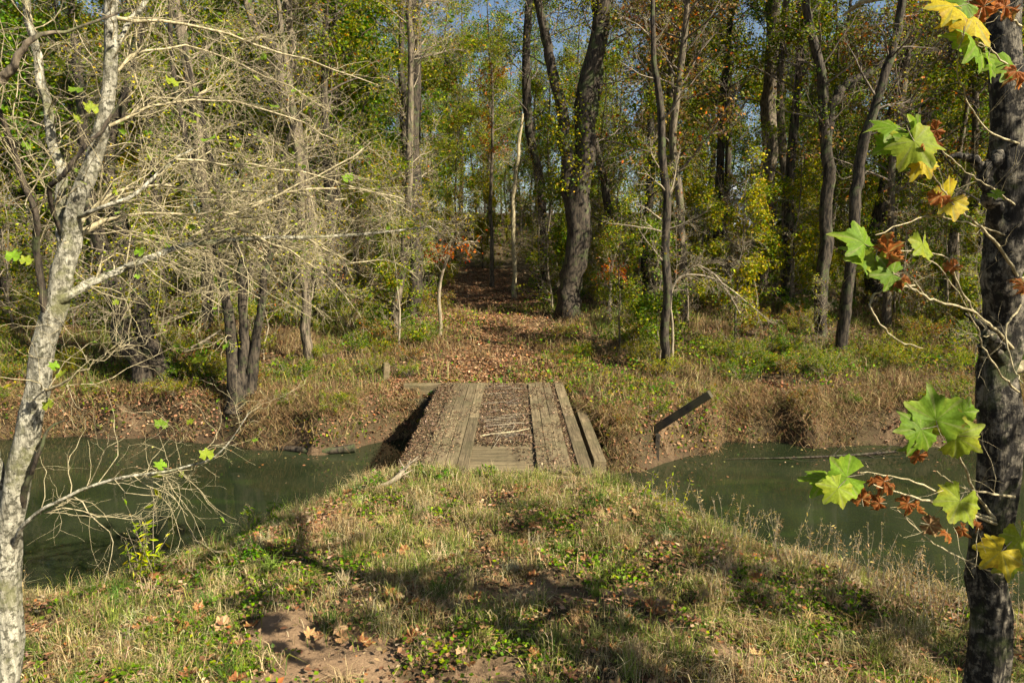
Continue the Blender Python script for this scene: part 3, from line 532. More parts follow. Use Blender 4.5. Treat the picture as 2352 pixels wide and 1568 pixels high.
rs = hero('sycamore_tree', 'near sycamore with dark mottled trunk at the right edge', 'tree',
     [[(2232, 1660, 130, 5.0), (2262, 1420, 112), (2280, 1200, 108), (2290, 1000, 112), (2296, 850, 100), (2304, 700, 104), (2310, 540, 106), (2312, 380, 92), (2313, 220, 84), (2316, 40, 80), (2320, -200, 76), (2300, -700, 60), (2250, -1200, 40)],
      [(2306, 560, 46, 4.95), (2272, 470, 40, 4.85), (2262, 400, 38, 4.8), (2282, 370, 34, 4.8), (2300, 350, 22, 4.85)], [(2268, 430, 30, 4.85), (2245, 370, 26, 4.8), (2215, 358, 20, 4.8), (2180, 360, 9, 4.75)],
      [(2300, 830, 40, 4.95), (2270, 775, 30, 4.85), (2245, 740, 16, 4.8), (2215, 720, 7, 4.75)], [(2300, 800, 28, 4.95), (2265, 770, 26, 4.8), (2255, 800, 18, 4.75), (2258, 830, 12, 4.78)]],
     5.0, M['bark_right'], (2, 4, 10, 0), .6, t0=.9, twig='twig_pale', seed=52, sides=22, flare=1.25, wk=.77)
TW = [
 [(2296, 1205, 14, 4.9), (2240, 1185, 11, 4.6), (2160, 1160, 9, 4.3), (2080, 1135, 7, 4.0), (2005, 1112, 5, 3.8)],
 [(2296, 1200, 12, 4.9), (2210, 1160, 9, 4.5), (2120, 1115, 7, 4.2), (2030, 1090, 5, 4.0), (1975, 1085, 4, 3.9)],
 [(2290, 1195, 12, 4.9), (2240, 1130, 10, 4.6), (2205, 1050, 8, 4.3), (2180, 1010, 6, 4.2), (2160, 985, 5, 4.1)],
 [(2330, 1140, 10, 4.8), (2250, 1130, 8, 4.5), (2190, 1110, 6, 4.3), (2150, 1080, 4, 4.2)],
 [(2325, 800, 14, 4.9), (2290, 760, 11, 4.7), (2230, 715, 9, 4.4), (2150, 690, 8, 4.2), (2095, 660, 6, 4.0), (2050, 625, 4, 3.9)],
 [(2240, 720, 8, 4.5), (2195, 640, 7, 4.3), (2170, 590, 5, 4.2), (2110, 580, 4, 4.1), (2050, 570, 4, 4.0)],
 [(2340, 640, 12, 4.9), (2290, 560, 10, 4.7), (2240, 510, 8, 4.5), (2190, 470, 6, 4.3), (2150, 410, 5, 4.2), (2110, 340, 4, 4.1)],
 [(2310, 540, 7, 4.9), (2230, 515, 6, 4.6), (2130, 500, 5, 4.3), (2010, 540, 4, 4.1)],
 [(2100, 655, 8, 4.1), (2040, 665, 7, 4.0), (2000, 685, 7, 3.95), (2012, 730, 6, 3.95), (2060, 780, 5, 4.0), (2120, 800, 3, 4.1)],
 [(2340, 900, 8, 4.8), (2300, 860, 7, 4.6), (2260, 800, 6, 4.5), (2245, 750, 5, 4.4)],
 [(2340, 330, 8, 4.9), (2270, 300, 6, 4.6), (2220, 230, 5, 4.4), (2200, 150, 4, 4.2), (2215, 60, 4, 4.1)],
 [(2345, 200, 8, 4.8), (2310, 150, 6, 4.5), (2270, 110, 5, 4.3), (2235, 95, 4, 4.2)], [(2345, 60, 8, 4.8), (2300, 30, 6, 4.5), (2250, 15, 5, 4.3), (2200, 20, 4, 4.2)],
 [(2330, 1330, 8, 4.9), (2250, 1300, 6, 4.6), (2150, 1250, 5, 4.3), (2060, 1170, 4, 4.1)], [(2250, 760, 5, 4.5), (2180, 640, 4, 4.2), (2130, 590, 3, 4.1)],
 [(2330, 470, 7, 4.9), (2260, 420, 5, 4.6), (2200, 380, 4, 4.4), (2120, 290, 3, 4.2)], [(2345, 700, 7, 4.8), (2310, 760, 6, 4.6), (2330, 850, 5, 4.5), (2350, 880, 4, 4.4)]]
tp = []; tr = []
for t in TW:
    q, r = twig_obj(rs, t, M['twig_pale'], 'twig', 6, rr); idx = np.linspace(0, len(q)-1, 10).astype(int); tp.append(q[idx]); tr.append(r[idx])
gb = Geo(); P2, R2 = grow(np.array(tp), np.array(tr), 60, .15, .95, (25, 65), (.25, .6), 5, .5, .0018, .05, .5, rr); P3, R3 = grow(P2, R2, 80, .2, 1, (25, 65), (.08, .25), 4, .6, .0013, 0, .5, rr)
tubes(gb, P2, R2, 4); tubes(gb, P3, R3, 3); link('twigs', gb.mesh('twigs', M['twig_pale'], False), rs)
LV = [(1945, 1095, 3.8, .21, 'g', (-.9, -.2, -.1)), (1895, 1100, 3.85, .17, 'g', (-.8, .1, .1)), (1925, 1120, 3.75, .15, 'y', (-.6, -.3, -.5)), (2030, 1105, 3.9, .15, 'b', None), (1980, 1145, 3.85, .12, 'b', None), (2085, 1155, 4.0, .12, 'b', None), (2020, 1155, 3.9, .11, 'b', None),
      (2135, 1205, 4.2, .14, 't', None), (2110, 1160, 4.1, .10, 'b', None), (2175, 1225, 4.3, .10, 'b', None), (2205, 1150, 4.2, .22, 'y', (-.4, -.3, -.5)), (2240, 1195, 4.5, .12, 'b', None), (2210, 1215, 4.4, .10, 'b', None),
      (2150, 965, 4.0, .26, 'g', (-.1, .1, .9)), (2115, 985, 3.95, .20, 'g', (-.9, -.2, 0)), (2112, 1005, 4.0, .16, 'g', (-.2, -.3, -.8)), (2195, 1000, 4.1, .22, 'y', (.7, -.2, .35)), (2212, 945, 4.2, .14, 'g', (.4, 0, .6)), (2110, 1045, 4.05, .12, 'b', None), (2210, 990, 4.25, .14, 'b', None),
      (2300, 1265, 4.5, .22, 'Y', (-.6, -.2, -.3)), (2345, 1235, 4.6, .22, 'y', (.1, -.2, -.7)), (2320, 1290, 4.5, .15, 'y', (.1, -.2, -.8)),
      (2108, 335, 4.1, .24, 'g', (-.2, -.3, .7)), (2060, 295, 4.1, .20, 'g', (-.9, 0, .2)), (2100, 325, 4.0, .22, 'y', (.3, -.3, -.6)), (2050, 335, 4.1, .16, 'g', (-.8, -.2, -.2)), (2105, 360, 4.05, .17, 'b', None), (2120, 370, 4.1, .14, 'Y', None), (2150, 300, 4.2, .13, 'b', None), (2155, 325, 4.2, .10, 'b', None),
      (2185, 455, 4.3, .20, 'Y', (-.5, -.3, -.4)), (2160, 450, 4.25, .14, 'b', None), (1985, 560, 4.0, .20, 'g', (-.6, -.2, .4)), (1995, 585, 4.0, .20, 'g', (-.8, -.2, -.2)), (2040, 580, 3.95, .20, 'b', None), (2050, 570, 4.0, .12, 'b', None), (2010, 600, 3.95, .14, 'y', (-.2, -.3, -.7)),
      (2120, 560, 4.1, .15, 'y', (.1, -.2, -.8)), (2190, 613, 4.2, .11, 'b', None), (2050, 630, 3.9, .16, 'g', (-.8, -.2, 0)), (2060, 645, 3.9, .15, 'b', None), (2350, 655, 4.7, .12, 'b', None), (2285, 445, 4.4, .07, 'g', None),
      (2240, 100, 4.2, .24, 'g', (-.5, -.3, .3)), (2270, 140, 4.25, .17, 'g', (.1, -.2, -.8)), (2320, 150, 4.5, .20, 'g', (-.7, -.2, .1)), (2335, 165, 4.45, .17, 'b', None), (2235, 40, 4.2, .24, 'Y', (.3, -.3, -.6)), (2190, 15, 4.1, .20, 'Y', (-.8, -.2, .1)), (2260, 15, 4.3, .2, 'b', None), (2310, 15, 4.4, .18, 'b', None), (2215, 5, 4.2, .16, 'g', None)]
for px, py, d, s, k, tw in LV: add_leaf(rs, P(px, py, d), s*(.70 if k in 'bt' else .84), k, rr, tw)
rq = np.random.default_rng(57); off = np.array(rs.location); tk = np.array([P(2305, 900, 5.0), P(2310, 540, 5.0), P(2313, 220, 5.0)])-off; S = resample(np.column_stack([tk, [.15, .14, .13]]), 10)
A1, C1 = grow(S[None, :, :3], S[None, :, 3], 16, 0, 1, (80, 90), (2.0, 4.5), 7, .3, .02, .03, .22, rq, bias=(3.2, .9, .15)); A2, C2 = grow(A1, C1, 110, .25, 1, (25, 60), (.4, 1.2), 5, .5, .004, 0, .4, rq)
wp = A2+off; A2, C2 = [a[~(np.abs(wp[:, :, 0])/np.maximum(wp[:, :, 1], .1) < .78).any(1)] for a in (A2, C2)]
gb = Geo(); tubes(gb, A1, C1, 6); tubes(gb, A2, C2, 4); link('boughs', gb.mesh('boughs', M['twig_pale'], False), rs); LOWB = along(A2, 230, rq, .2, 1, .05)
# upper crown of the same tree: leafy boughs above and to the right of the picture throw the blotchy shade on the bank
rc = np.random.default_rng(53); off = np.array(rs.location); gb = Geo(); gl = Geo()
tk = np.array([P(2316, 40, 5.0), P(2320, -200, 5.0), P(2300, -700, 5.0), P(2250, -1200, 5.0)])-off
S = resample(np.column_stack([tk, [.13, .12, .1, .06]]), 12)
B1, Q1 = grow(S[None, :, :3], S[None, :, 3], 26, .1, 1, (50, 85), (2.2, 4.6), 7, .5, .02, .05, .3, rc, bias=(.7, .25, .0))
B2, Q2 = grow(B1, Q1, 150, .3, 1, (25, 60), (.5, 1.3), 5, .5, .005, 0, .4, rc)
wpt = B2+off; vis = [(abs((q[:, 0])/np.maximum(q[:, 1], .1)) < .76).any() and ((q[:, 2]-CAM[2])/np.maximum(q[:, 1], .1) < .36).any() for q in wpt]
keep = ~np.array(vis); B2, Q2 = B2[keep], Q2[keep]
tubes(gb, B1, Q1, 6); tubes(gb, B2, Q2, 4); link('boughs', gb.mesh('boughs', M['twig_pale'], False), rs)
syc = []
for i in range(5):
    gg = Geo(); k = 'ggyyb'[i]; ci, ce = {'g': (GRN, YGR), 'y': (YGR, YEL), 'b': (BRN, ORG)}[k]; syc_leaf(gg, rc, .13, ci, ce, .2, .1, 0, .2 if k == 'b' else 0); syc.append(gg.mesh('leaf', M['leaf_near']))
pos = np.vstack([along(B2, 110, rc, .2, 1, .05), LOWB[::2]])
for p in pos:
    o = link('leaf', syc[rc.integers(5)], rs, p); o.rotation_euler = tuple(rc.uniform(-.9, .9, 2))+(rc.uniform(0, 6.28),); s = rc.uniform(.9, 1.6); o.scale = (s, s, s)

D1 = 6.6
ls = hero('sycamore_tree', 'near pale barked tree with long reaching limbs at the left edge', 'tree',
     [[(-8, 1640, 95, D1), (5, 1480, 84), (18, 1320, 74), (38, 1150, 70), (64, 1000, 70), (92, 860, 66), (118, 740, 66), (136, 640, 62), (150, 560, 62), (172, 480, 52), (205, 380, 46), (238, 270, 42), (254, 150, 38), (258, 20, 36), (262, -200, 30), (280, -700, 20)],
      [(110, 770, 46, D1), (118, 705, 36, D1-.05), (160, 676, 27, D1), (230, 642, 23, D1+.3), (320, 600, 19, D1+.7), (420, 566, 17, D1+1.1), (560, 550, 13, D1+1.6), (700, 545, 10, D1+2.0), (830, 538, 8, D1+2.3), (990, 520, 4, D1+2.6)],
      [(112, 760, 34, D1), (98, 690, 22, D1-.1), (90, 600, 19, D1-.1), (78, 490, 18, D1-.2), (48, 400, 17, D1-.2), (20, 310, 15, D1-.3), (-10, 230, 13, D1-.4), (-50, 100, 9, D1-.5)],
      [(148, 580, 34, D1), (142, 500, 29, D1+.1), (138, 400, 27, D1+.1), (122, 310, 26, D1+.2), (100, 200, 24, D1+.2), (80, 100, 22, D1+.2), (62, -10, 20, D1+.2), (40, -200, 14, D1+.2)],
      [(170, 500, 16, D1), (230, 478, 12, D1-.1), (300, 452, 11, D1+.1), (350, 410, 10, D1+.3), (400, 366, 8, D1+.5), (445, 340, 5, D1+.7)],
      [(140, 540, 12, D1), (115, 440, 13, D1-.2), (150, 400, 14, D1-.25), (190, 340, 12, D1-.2), (240, 290, 9, D1-.1), (300, 190, 4, D1)],
      [(30, 1260, 18, D1), (55, 1205, 13, D1-.2), (130, 1152, 10, D1-.2), (250, 1102, 9, D1), (400, 1078, 7, D1+.3), (500, 1042, 5, D1+.5), (575, 945, 2, D1+.7)],
      [(50, 1160, 24, D1), (66, 1100, 15, D1-.1), (90, 1040, 12, D1-.15), (112, 985, 8, D1-.1), (150, 965, 4, D1)],
      [(22, 1310, 54, D1), (2, 1200, 52, D1), (-12, 1080, 48, D1), (-40, 950, 42, D1+.1), (-90, 700, 34, D1+.2), (-120, 300, 20, D1+.3)],
      [(255, 130, 20, D1), (290, 60, 14, D1+.2), (330, 10, 12, D1+.3), (400, -80, 8, D1+.5)], [(0, 190, 26, 5.9), (30, 150, 22, 5.9), (70, 90, 16, 5.9), (160, 70, 8, 6.1), (300, 20, 5, 6.4)]],
     D1, M['bark_pale'], (3, 10, 30, 0), 1.0, t0=.5, twig='twig', seed=61, sides=18, tmin=.0025, r1=.012, mats={2: M['bark'], 5: M['bark'], 7: M['bark'], 10: M['bark_mid']}, wk=.75)
# fine bare twigs of the left tree, growing from its limbs
rl = np.random.default_rng(62); off = np.array(ls.location); base = []
for pix in ([(160, 676, 27, D1), (320, 600, 19, D1+.7), (560, 550, 13, D1+1.6), (700, 545, 10, D1+2.0), (990, 520, 4, D1+2.6)], [(230, 478, 12, D1-.1), (300, 452, 11, D1+.1), (350, 410, 10, D1+.3), (400, 366, 8, D1+.5), (445, 340, 5, D1+.7)],
            [(205, 380, 46, D1), (238, 270, 42, D1), (254, 150, 38, D1), (258, 20, 36, D1)], [(142, 500, 29, D1+.1), (122, 310, 26, D1+.2), (80, 100, 22, D1+.2), (62, -10, 20, D1+.2)],
            [(150, 560, 40, D1), (280, 492, 9, D1+.3), (420, 492, 8, D1+.8), (560, 500, 7, D1+1.3), (660, 480, 4, D1+1.6)], [(60, 1200, 13, D1-.2), (250, 1102, 9, D1), (400, 1078, 7, D1+.3), (575, 945, 2, D1+.7)],
            [(90, 600, 19, D1-.1), (48, 400, 17, D1-.2), (-10, 230, 13, D1-.4)], [(160, 530, 20, D1), (300, 430, 10, D1+.5), (480, 440, 8, D1+1.1), (640, 445, 6, D1+1.7), (800, 460, 4, D1+2.2)], [(420, 566, 12, D1+1.1), (560, 480, 8, D1+1.5), (700, 420, 6, D1+1.9), (850, 330, 4, D1+2.4)],
            [(700, 545, 9, D1+2.0), (800, 600, 6, D1+2.2), (900, 600, 5, D1+2.4), (960, 640, 3, D1+2.5)], [(420, 566, 10, D1+1.1), (520, 530, 9, D1+1.4), (640, 570, 7, D1+1.8), (760, 640, 5, D1+2.1), (830, 725, 3, D1+2.3)], [(500, 500, 9, D1+1.2), (640, 450, 8, D1+1.6), (800, 430, 6, D1+2.0), (920, 460, 5, D1+2.4), (1030, 520, 3, D1+2.7)], [(400, 366, 8, D1+.5), (560, 380, 7, D1+1.1), (720, 400, 6, D1+1.7), (880, 450, 4, D1+2.2), (1010, 540, 3, D1+2.6)], [(250, 290, 12, D1), (380, 240, 8, D1+.4), (520, 230, 6, D1+.9), (660, 270, 5, D1+1.4), (780, 330, 3, D1+1.8)],
            [(258, 40, 14, D1), (400, 50, 9, D1+.4), (560, 90, 7, D1+.9), (720, 140, 5, D1+1.4), (880, 200, 3, D1+1.9)], [(250, 180, 12, D1), (330, 120, 8, D1+.3), (450, 110, 6, D1+.7), (620, 170, 4, D1+1.2), (760, 260, 3, D1+1.6)],
            [(90, 900, 12, D1), (180, 860, 6, D1-.2), (240, 820, 4, D1-.2), (285, 785, 3, D1-.2)]):
    p, r = stem_pts(pix, D1); q = resample(np.column_stack([p-off, r]), 12); base.append(q)
base = np.array(base); gb = Geo()
for q in base[[4, 7, 8, 9, 10, 11, 12, 13, 14, 15, 16]]: tubes(gb, q[:, :3]+np.vstack([np.zeros((1, 3)), rl.normal(size=(11, 3))*.02]), q[:, 3]*.7, 6)
B2, Q2 = grow(base[:, :, :3], base[:, :, 3], 460, .05, 1, (25, 80), (.5, 1.8), 9, .3, .003, .0, .75, rl, rmax=.008)
B3, Q3 = grow(B2, Q2, 1250, .12, 1, (20, 65), (.25, .9), 6, .6, .0022, 0, .75, rl, rmax=.0042); B4, Q4 = grow(B3, Q3, 2000, .1, 1, (20, 65), (.08, .4), 4, .6, .0016, 0, .45, rl)
tubes(gb, B2, Q2, 5); tubes(gb, B3, Q3, 4); tubes(gb, B4, Q4, 3); link('twigs', gb.mesh('twigs', M['twig_pale'], False), ls)
small = []
for i in range(4):
    gg = Geo(); syc_leaf(gg, rl, .075, *((GRN, YGR), (YGR, YEL), ((.25, .45, .03), YGR), (YGR, YGR))[i], .2, .1); small.append(gg.mesh('leaf', M['leaf_near']))
for px, py, d in ((125, 842, 6.2), (150, 885, 6.3), (112, 930, 6.4), (455, 828, 7.0), (520, 795, 7.3), (475, 1045, 6.9), (370, 975, 6.8), (500, 490, 7.6), (175, 208, 6.5), (370, 1070, 6.6), (385, 150, 7), (480, 320, 7.5), (510, 325, 7.5), (395, 190, 7), (630, 245, 8), (140, 860, 6.2), (210, 250, 6.5), (180, 275, 6.5), (60, 600, 6.4), (30, 590, 6.4), (320, 580, 7), (800, 410, 8.5)):
    o = link('leaf', small[rl.integers(4)], ls, P(px, py, d)-off); o.rotation_euler = (rl.uniform(.3, 1.3), rl.uniform(-.5, .5), rl.uniform(-1.5, 1.5)); s = rl.uniform(.8, 1.4); o.scale = (s, s, s)
pos = along(B3, 140, rl, .3, 1, .02)
for p in pos[:110]:
    o = link('leaf', small[rl.integers(4)], ls, p); o.rotation_euler = (rl.uniform(.2, 1.4), rl.uniform(-.6, .6), rl.uniform(-3, 3)); s = rl.uniform(.35, .75); o.scale = (s, s, s)

for x, y, rz, sc, lb in ((8.4, 5.4, .4, .95, 'unseen leafy sapling added past the right edge to dapple the near bank'), (6.2, 2.9, 2.2, .9, 'unseen leafy sapling added right of the camera to dapple the near bank'), (10.5, 7.6, 4.0, .9, 'unseen leafy sapling added at the water edge beyond the right trunk for dappled shade')):
    place('sapling', SAP[4], x, y, rz, sc, lb, 'sapling', None)  # saplings added out of view so their crowns throw extra dapples on the bank
# ------------------------------------------------------------------ ground cover (grass, ivy, litter: nobody could count it)
def scatter(n, x0, x1, y0, y1, rg, dens=None):
    x = rg.uniform(x0, x1, n); y = rg.uniform(y0, y1, n); z = zf(x, y); keep = z > WZ+.06
    if dens is not None: keep &= rg.uniform(size=n) < dens(x, y)
    keep &= ~((x > BX0-.02) & (x < BX1+.02) & (y > BY0+.1) & (y < BY1-.05)); return np.stack([x[keep], y[keep], z[keep]], 1)
STRAW = [(.46, .35, .17, 4), (.36, .25, .11, 3), (.55, .45, .25, 1.5), (.28, .22, .08, 2)]; GREENB = [(.19, .235, .035, 4), (.29, .30, .055, 3), (.09, .15, .022, 3)]
LIT = [(.22, .11, .05, 4), (.30, .18, .09, 3), (.15, .075, .035, 4), (.38, .26, .15, 1.3), (.33, .12, .035, .8)]
IVY = [(.09, .18, .022, 4), (.15, .26, .035, 3), (.055, .115, .018, 3), (.26, .32, .05, 1.5)]
rg = np.random.default_rng(71); g = Geo()
def nearx(y): return y
near_d = lambda x, y: (1-dirtmask(x, y)*.96)*np.clip((fbm(x*1.6, y*1.6)-.36)*4.5, .15, 1)*(np.abs(x) < .8*y+.5)
p = scatter(310000, -11, 11, 5.2, 15, rg, near_d); gm = np.clip((fbm(p[:, 0]*1.1+40, p[:, 1]*1.1)-.40)*6, 0.1, 1); edge = np.clip(1.8-(shoreN(p[:, 0])-p[:, 1]), 0, 1)*.45
isg = rg.uniform(size=len(p)) < gm*.62*(1-.8*edge); col = np.where(isg[:, None], pick(GREENB, len(p), rg), pick(STRAW, len(p), rg))
tuft = np.clip((fbm(p[:, 0]*2.4, p[:, 1]*2.4+9)-.38)*4, 0, 1.3); h = rg.uniform(.06, .25, len(p))*(1+1.2*edge)*(.45+1.25*tuft); blades(g, p, h, rg.uniform(.1, 1.1, len(p)), rg.uniform(.005, .011, len(p)), col, rg)
nt_ = 800; tx = rg.uniform(-8, 8, nt_); ty = 5.6+8.4*rg.uniform(size=nt_); kt = (dirtmask(tx, ty) < .6) & (zf(tx, ty) > WZ+.2) & (np.abs(tx) < .8*ty) & ~((tx > BX0) & (tx < BX1) & (ty > BY0)); tx, ty = tx[kt], ty[kt]; nt_ = len(tx); nbk = 60
bx_ = np.repeat(tx, nbk)+rg.normal(size=nt_*nbk)*.05; by_ = np.repeat(ty, nbk)+rg.normal(size=nt_*nbk)*.05; th_ = np.repeat(rg.uniform(.14, .44, nt_), nbk); tc_ = np.where((rg.uniform(size=nt_) < .45)[:, None], pick(GREENB, nt_, rg), pick(STRAW, nt_, rg))
blades(g, np.stack([bx_, by_, zf(bx_, by_)], 1), th_*rg.uniform(.5, 1.1, nt_*nbk), rg.uniform(.1, 1.15, nt_*nbk), rg.uniform(.004, .009, nt_*nbk), np.repeat(tc_, nbk, 0)*rg.normal(1, .15, (nt_*nbk, 1)), rg)
xe = rg.uniform(-2.7, 2.2, 9000); ye = 12.75-np.abs(rg.normal(size=9000))*.5+.25*fbm(xe*2, xe*0)+.2; ke = fbm(xe*1.9+7, ye*1.9) > .42; pe = np.stack([xe, ye, zf(xe, ye)], 1)[ke]; blades(g, pe, rg.uniform(.15, .45, len(pe)), rg.uniform(.1, 1.0, len(pe)), rg.uniform(.005, .011, len(pe)), np.where((rg.uniform(size=len(pe)) < .55)[:, None], pick(GREENB, len(pe), rg), pick(STRAW, len(pe), rg)), rg)
xh = rg.uniform(-9, 9, 90000); yh = shoreN(xh)-rg.uniform(-.05, 1.7, 90000); ph_ = np.stack([xh, yh, zf(xh, yh)], 1)[(fbm(xh*1.7+2, yh*1.7) > .56) & ((xh < BX0-.1) | (xh > BX1+.1))]; ph_ = ph_[ph_[:, 2] > WZ]
blades(g, ph_, rg.uniform(.10, .36, len(ph_)), rg.uniform(.2, 1.2, len(ph_)), rg.uniform(.005, .011, len(ph_)), pick(STRAW+[(.30, .29, .08, 2)], len(ph_), rg), rg)
tag(link('bank_grass', g.mesh('bank_grass', M['grass'])), 'tufts of dry and green grass covering the near bank', 'grass', None, 'stuff')
g = Geo(); p = scatter(190000, -11, 11, 5.2, 15, rg, lambda x, y: np.clip((fbm(x*.9+12, y*.9+7)-.44)*7, .03, 1)*(1-dirtmask(x, y)*.97)*(np.abs(x) < .8*y+.5)*.8)
p[:, 2] += rg.uniform(.03, .22, len(p))*fbm(p[:, 0]*2, p[:, 1]*2); leaves(g, p, rg.uniform(.03, .075, len(p)), pick(IVY, len(p), rg), rg, 0, .1, .35, .8)
tag(link('ground_ivy', g.mesh('ground_ivy', M['leaf'])), 'patches of low green leafy creepers on the near bank', 'ground cover', None, 'stuff')
g = Geo(); p = scatter(110000, -11, 11, 5.2, 15, rg, lambda x, y: (np.abs(x) < .8*y+.5)*(1-.8*dirtmask(x, y))*(.25+.75*np.clip((fbm(x*.9+3, y*.9)-.4)*4, 0, 1))); p[:, 2] += rg.uniform(.01, .11, len(p))
leaves(g, p, rg.uniform(.035, .10, len(p)), pick(LIT, len(p), rg), rg, 0, 0, .7, .6)
p = scatter(95000, -24, 24, 17.7, 36, rg, lambda x, y: (np.abs(x) < .82*y+1)*(.35+.65*np.clip((fbm(x*.5+3, y*.5)-.35)*4, 0, 1))); p[:, 2] += rg.uniform(.005, .06, len(p))
leaves(g, p, rg.uniform(.06, .13, len(p)), pick(LIT, len(p), rg), rg, 0, 0, .6, .65)
yy = 21.5+29*rg.uniform(size=40000)**1.6; xx = pathx(yy)+rg.normal(size=40000)*1.5; p = np.stack([xx, yy, zf(xx, yy)+rg.uniform(.005, .04, 40000)], 1)
leaves(g, p, rg.uniform(.07, .15, 40000), pick([(.32, .18, .085, 4), (.20, .10, .05, 3), (.42, .27, .14, 3), (.38, .16, .06, 1.5)], 40000, rg), rg, 0, 0, .75, .65)
xw = rg.uniform(-12, 12, 700); uw = rg.uniform(size=700)**2*rg.choice([0, 1], 700); yw = np.where(rg.uniform(size=700) < .5, shoreN(xw)+2.2*rg.uniform(size=700)**2, shoreF(xw)-2.5*rg.uniform(size=700)**2); leaves(g, np.stack([xw, yw, np.full(700, WZ+.006)], 1), rg.uniform(.05, .11, 700), pick(LIT+[(.4, .33, .1, 2)], 700, rg), rg, 0, 0, .97, .6)
xb = rg.uniform(-22, 22, 26000); yb = shoreF(xb)+rg.uniform(-.02, 1.6, 26000); pb = np.stack([xb, yb, zf(xb, yb)+rg.uniform(.01, .1, 26000)], 1)[(fbm(xb*.6+50, yb*.8) > .45) & ~((xb > -3) & (xb < 1.9))]
leaves(g, pb, rg.uniform(.06, .13, len(pb)), pick([(.32, .15, .075, 4), (.22, .10, .05, 4), (.40, .24, .13, 2)], len(pb), rg), rg, 0, 0, .3, .65)
tag(link('leaf_litter', g.mesh('leaf_litter', M['litter'])), 'brown fallen leaves carpeting the banks and the trail', 'leaf litter', None, 'stuff')
g = Geo(); p = scatter(150000, -26, 26, 17.6, 33, rg, lambda x, y: (np.abs(x) < .82*y+1)*np.clip((fbm(x*.6+8, y*.6)-.30)*3.2, .1, 1)*(1-.88*pathmask(x, y))*np.clip(1.5-(y-22)/14, .25, 1))
gm = np.clip((fbm(p[:, 0]*.45+60, p[:, 1]*.45)-.40)*4, 0, 1)*np.clip((p[:, 1]-20)/2, .2, 1); isg = rg.uniform(size=len(p)) < gm*.6
col = np.where(isg[:, None], pick(GREENB, len(p), rg), pick([(.31, .22, .09, 4), (.22, .145, .06, 4), (.42, .32, .15, 2), (.15, .085, .04, 4)], len(p), rg))
h = rg.uniform(.2, .75, len(p))*(.45+fbm(p[:, 0]*1.2, p[:, 1]*1.2)); blades(g, p, h, rg.uniform(.15, 1.2, len(p)), rg.uniform(.010, .022, len(p)), col, rg)
xh = rg.uniform(-20, 20, 70000); sh = rg.uniform(-.05, 1.3, 70000); yh = shoreF(xh)+sh; ph_ = np.stack([xh, yh, np.maximum(zf(xh, yh), WZ+.02)], 1); ph_ = ph_[(rg.uniform(size=70000) < np.clip((fbm(xh*.8+5, yh*1.2)-.40)*6, .06, 1)) & ~((xh > -3.0) & (xh < 1.9))]
blades(g, ph_, rg.uniform(.15, .5, len(ph_)), rg.uniform(.5, 1.5, len(ph_)), rg.uniform(.01, .02, len(ph_)), pick([(.34, .22, .10, 4), (.24, .14, .06, 4), (.40, .29, .14, 2), (.16, .17, .04, 2)], len(ph_), rg), rg)
tag(link('bank_grass', g.mesh('bank_grass', M['grass'])), 'tall tawny grass and weeds covering the far bank', 'grass', None, 'stuff')
g = Geo(); p = scatter(150000, -24, 24, 17.8, 33, rg, lambda x, y: (np.abs(x) < .82*y+1)*np.clip((fbm(x*.55+22, y*.55+7)-.47)*6, .02, 1)*(1-.9*pathmask(x, y)))
p[:, 2] += rg.uniform(.04, 1.1, len(p))*np.clip(fbm(p[:, 0]*1.1, p[:, 1]*1.1)-.25, .05, 1); leaves(g, p, rg.uniform(.06, .13, len(p)), pick(IVY+[(.30, .26, .05, 4), (.24, .16, .06, 3)], len(p), rg), rg, 0, .1, .2, .75)
tag(link('ground_ivy', g.mesh('ground_ivy', M['leaf'])), 'patches of leafy green weeds on the far bank', 'ground cover', None, 'stuff')

# ------------------------------------------------------------------ things on the bridge and banks
g = Geo(); n = 16000; x = rg.uniform(-.82, .46, n); y = 14.7+6.6*rg.uniform(size=n); k = rg.uniform(size=n) < np.clip(.55+.9*(fbm(x*2, y*1.2)-.3), 0, 1)
p1 = np.stack([x, y, rg.uniform(.004, .07, n)], 1)[k]; n = 5200; x = -2.3+np.abs(rg.normal(size=n))*.28; y = rg.uniform(12.9, 21.4, n); p2 = np.stack([x, y, rg.uniform(.003, .045, n)+np.where(x > -1.87, .058, 0)], 1)[x < -1.4]
n = 4200; x = np.concatenate([rg.normal(.9, .3, n//2), rg.normal(1.265, .04, n//2)]); y = rg.uniform(12.9, 21.4, n); p3 = np.stack([x, y, np.where((x > .5) & (x < 1.2), .062, .012)+rg.uniform(0, .03, n)], 1)[(x < 1.6) & (x > .48) & ((fbm(x*1.5, y*.8+5) > .55) | (np.abs(x-1.265) < .06))]
nb_ = 9000; xb = rg.uniform(-2.2, 1.6, nb_); yb = rg.uniform(12.8, 21.4, nb_); kb = fbm(xb*2+3, yb*.9) > .56; onr = ((xb > -1.86) & (xb < -.86)) | ((xb > .5) & (xb < 1.2)) | (xb > 1.33); p4 = np.stack([xb, yb, np.where(onr, .064, .006)+rg.uniform(0, .02, nb_)], 1)[kb]
for pp in (p1, p2, p3, p4): leaves(g, pp, rg.uniform(.025, .09, len(pp)), pick([(.13, .075, .04, 5), (.20, .125, .065, 4), (.08, .05, .03, 5), (.30, .21, .12, 2), (.20, .15, .08, 3)], len(pp), rg, .3), rg, 0, 0, .5, .42)
tag(link('bridge_litter', g.mesh('bridge_litter', M['litter'])), 'brown leaf debris lying along the middle of the bridge deck', 'leaf litter', None, 'stuff')
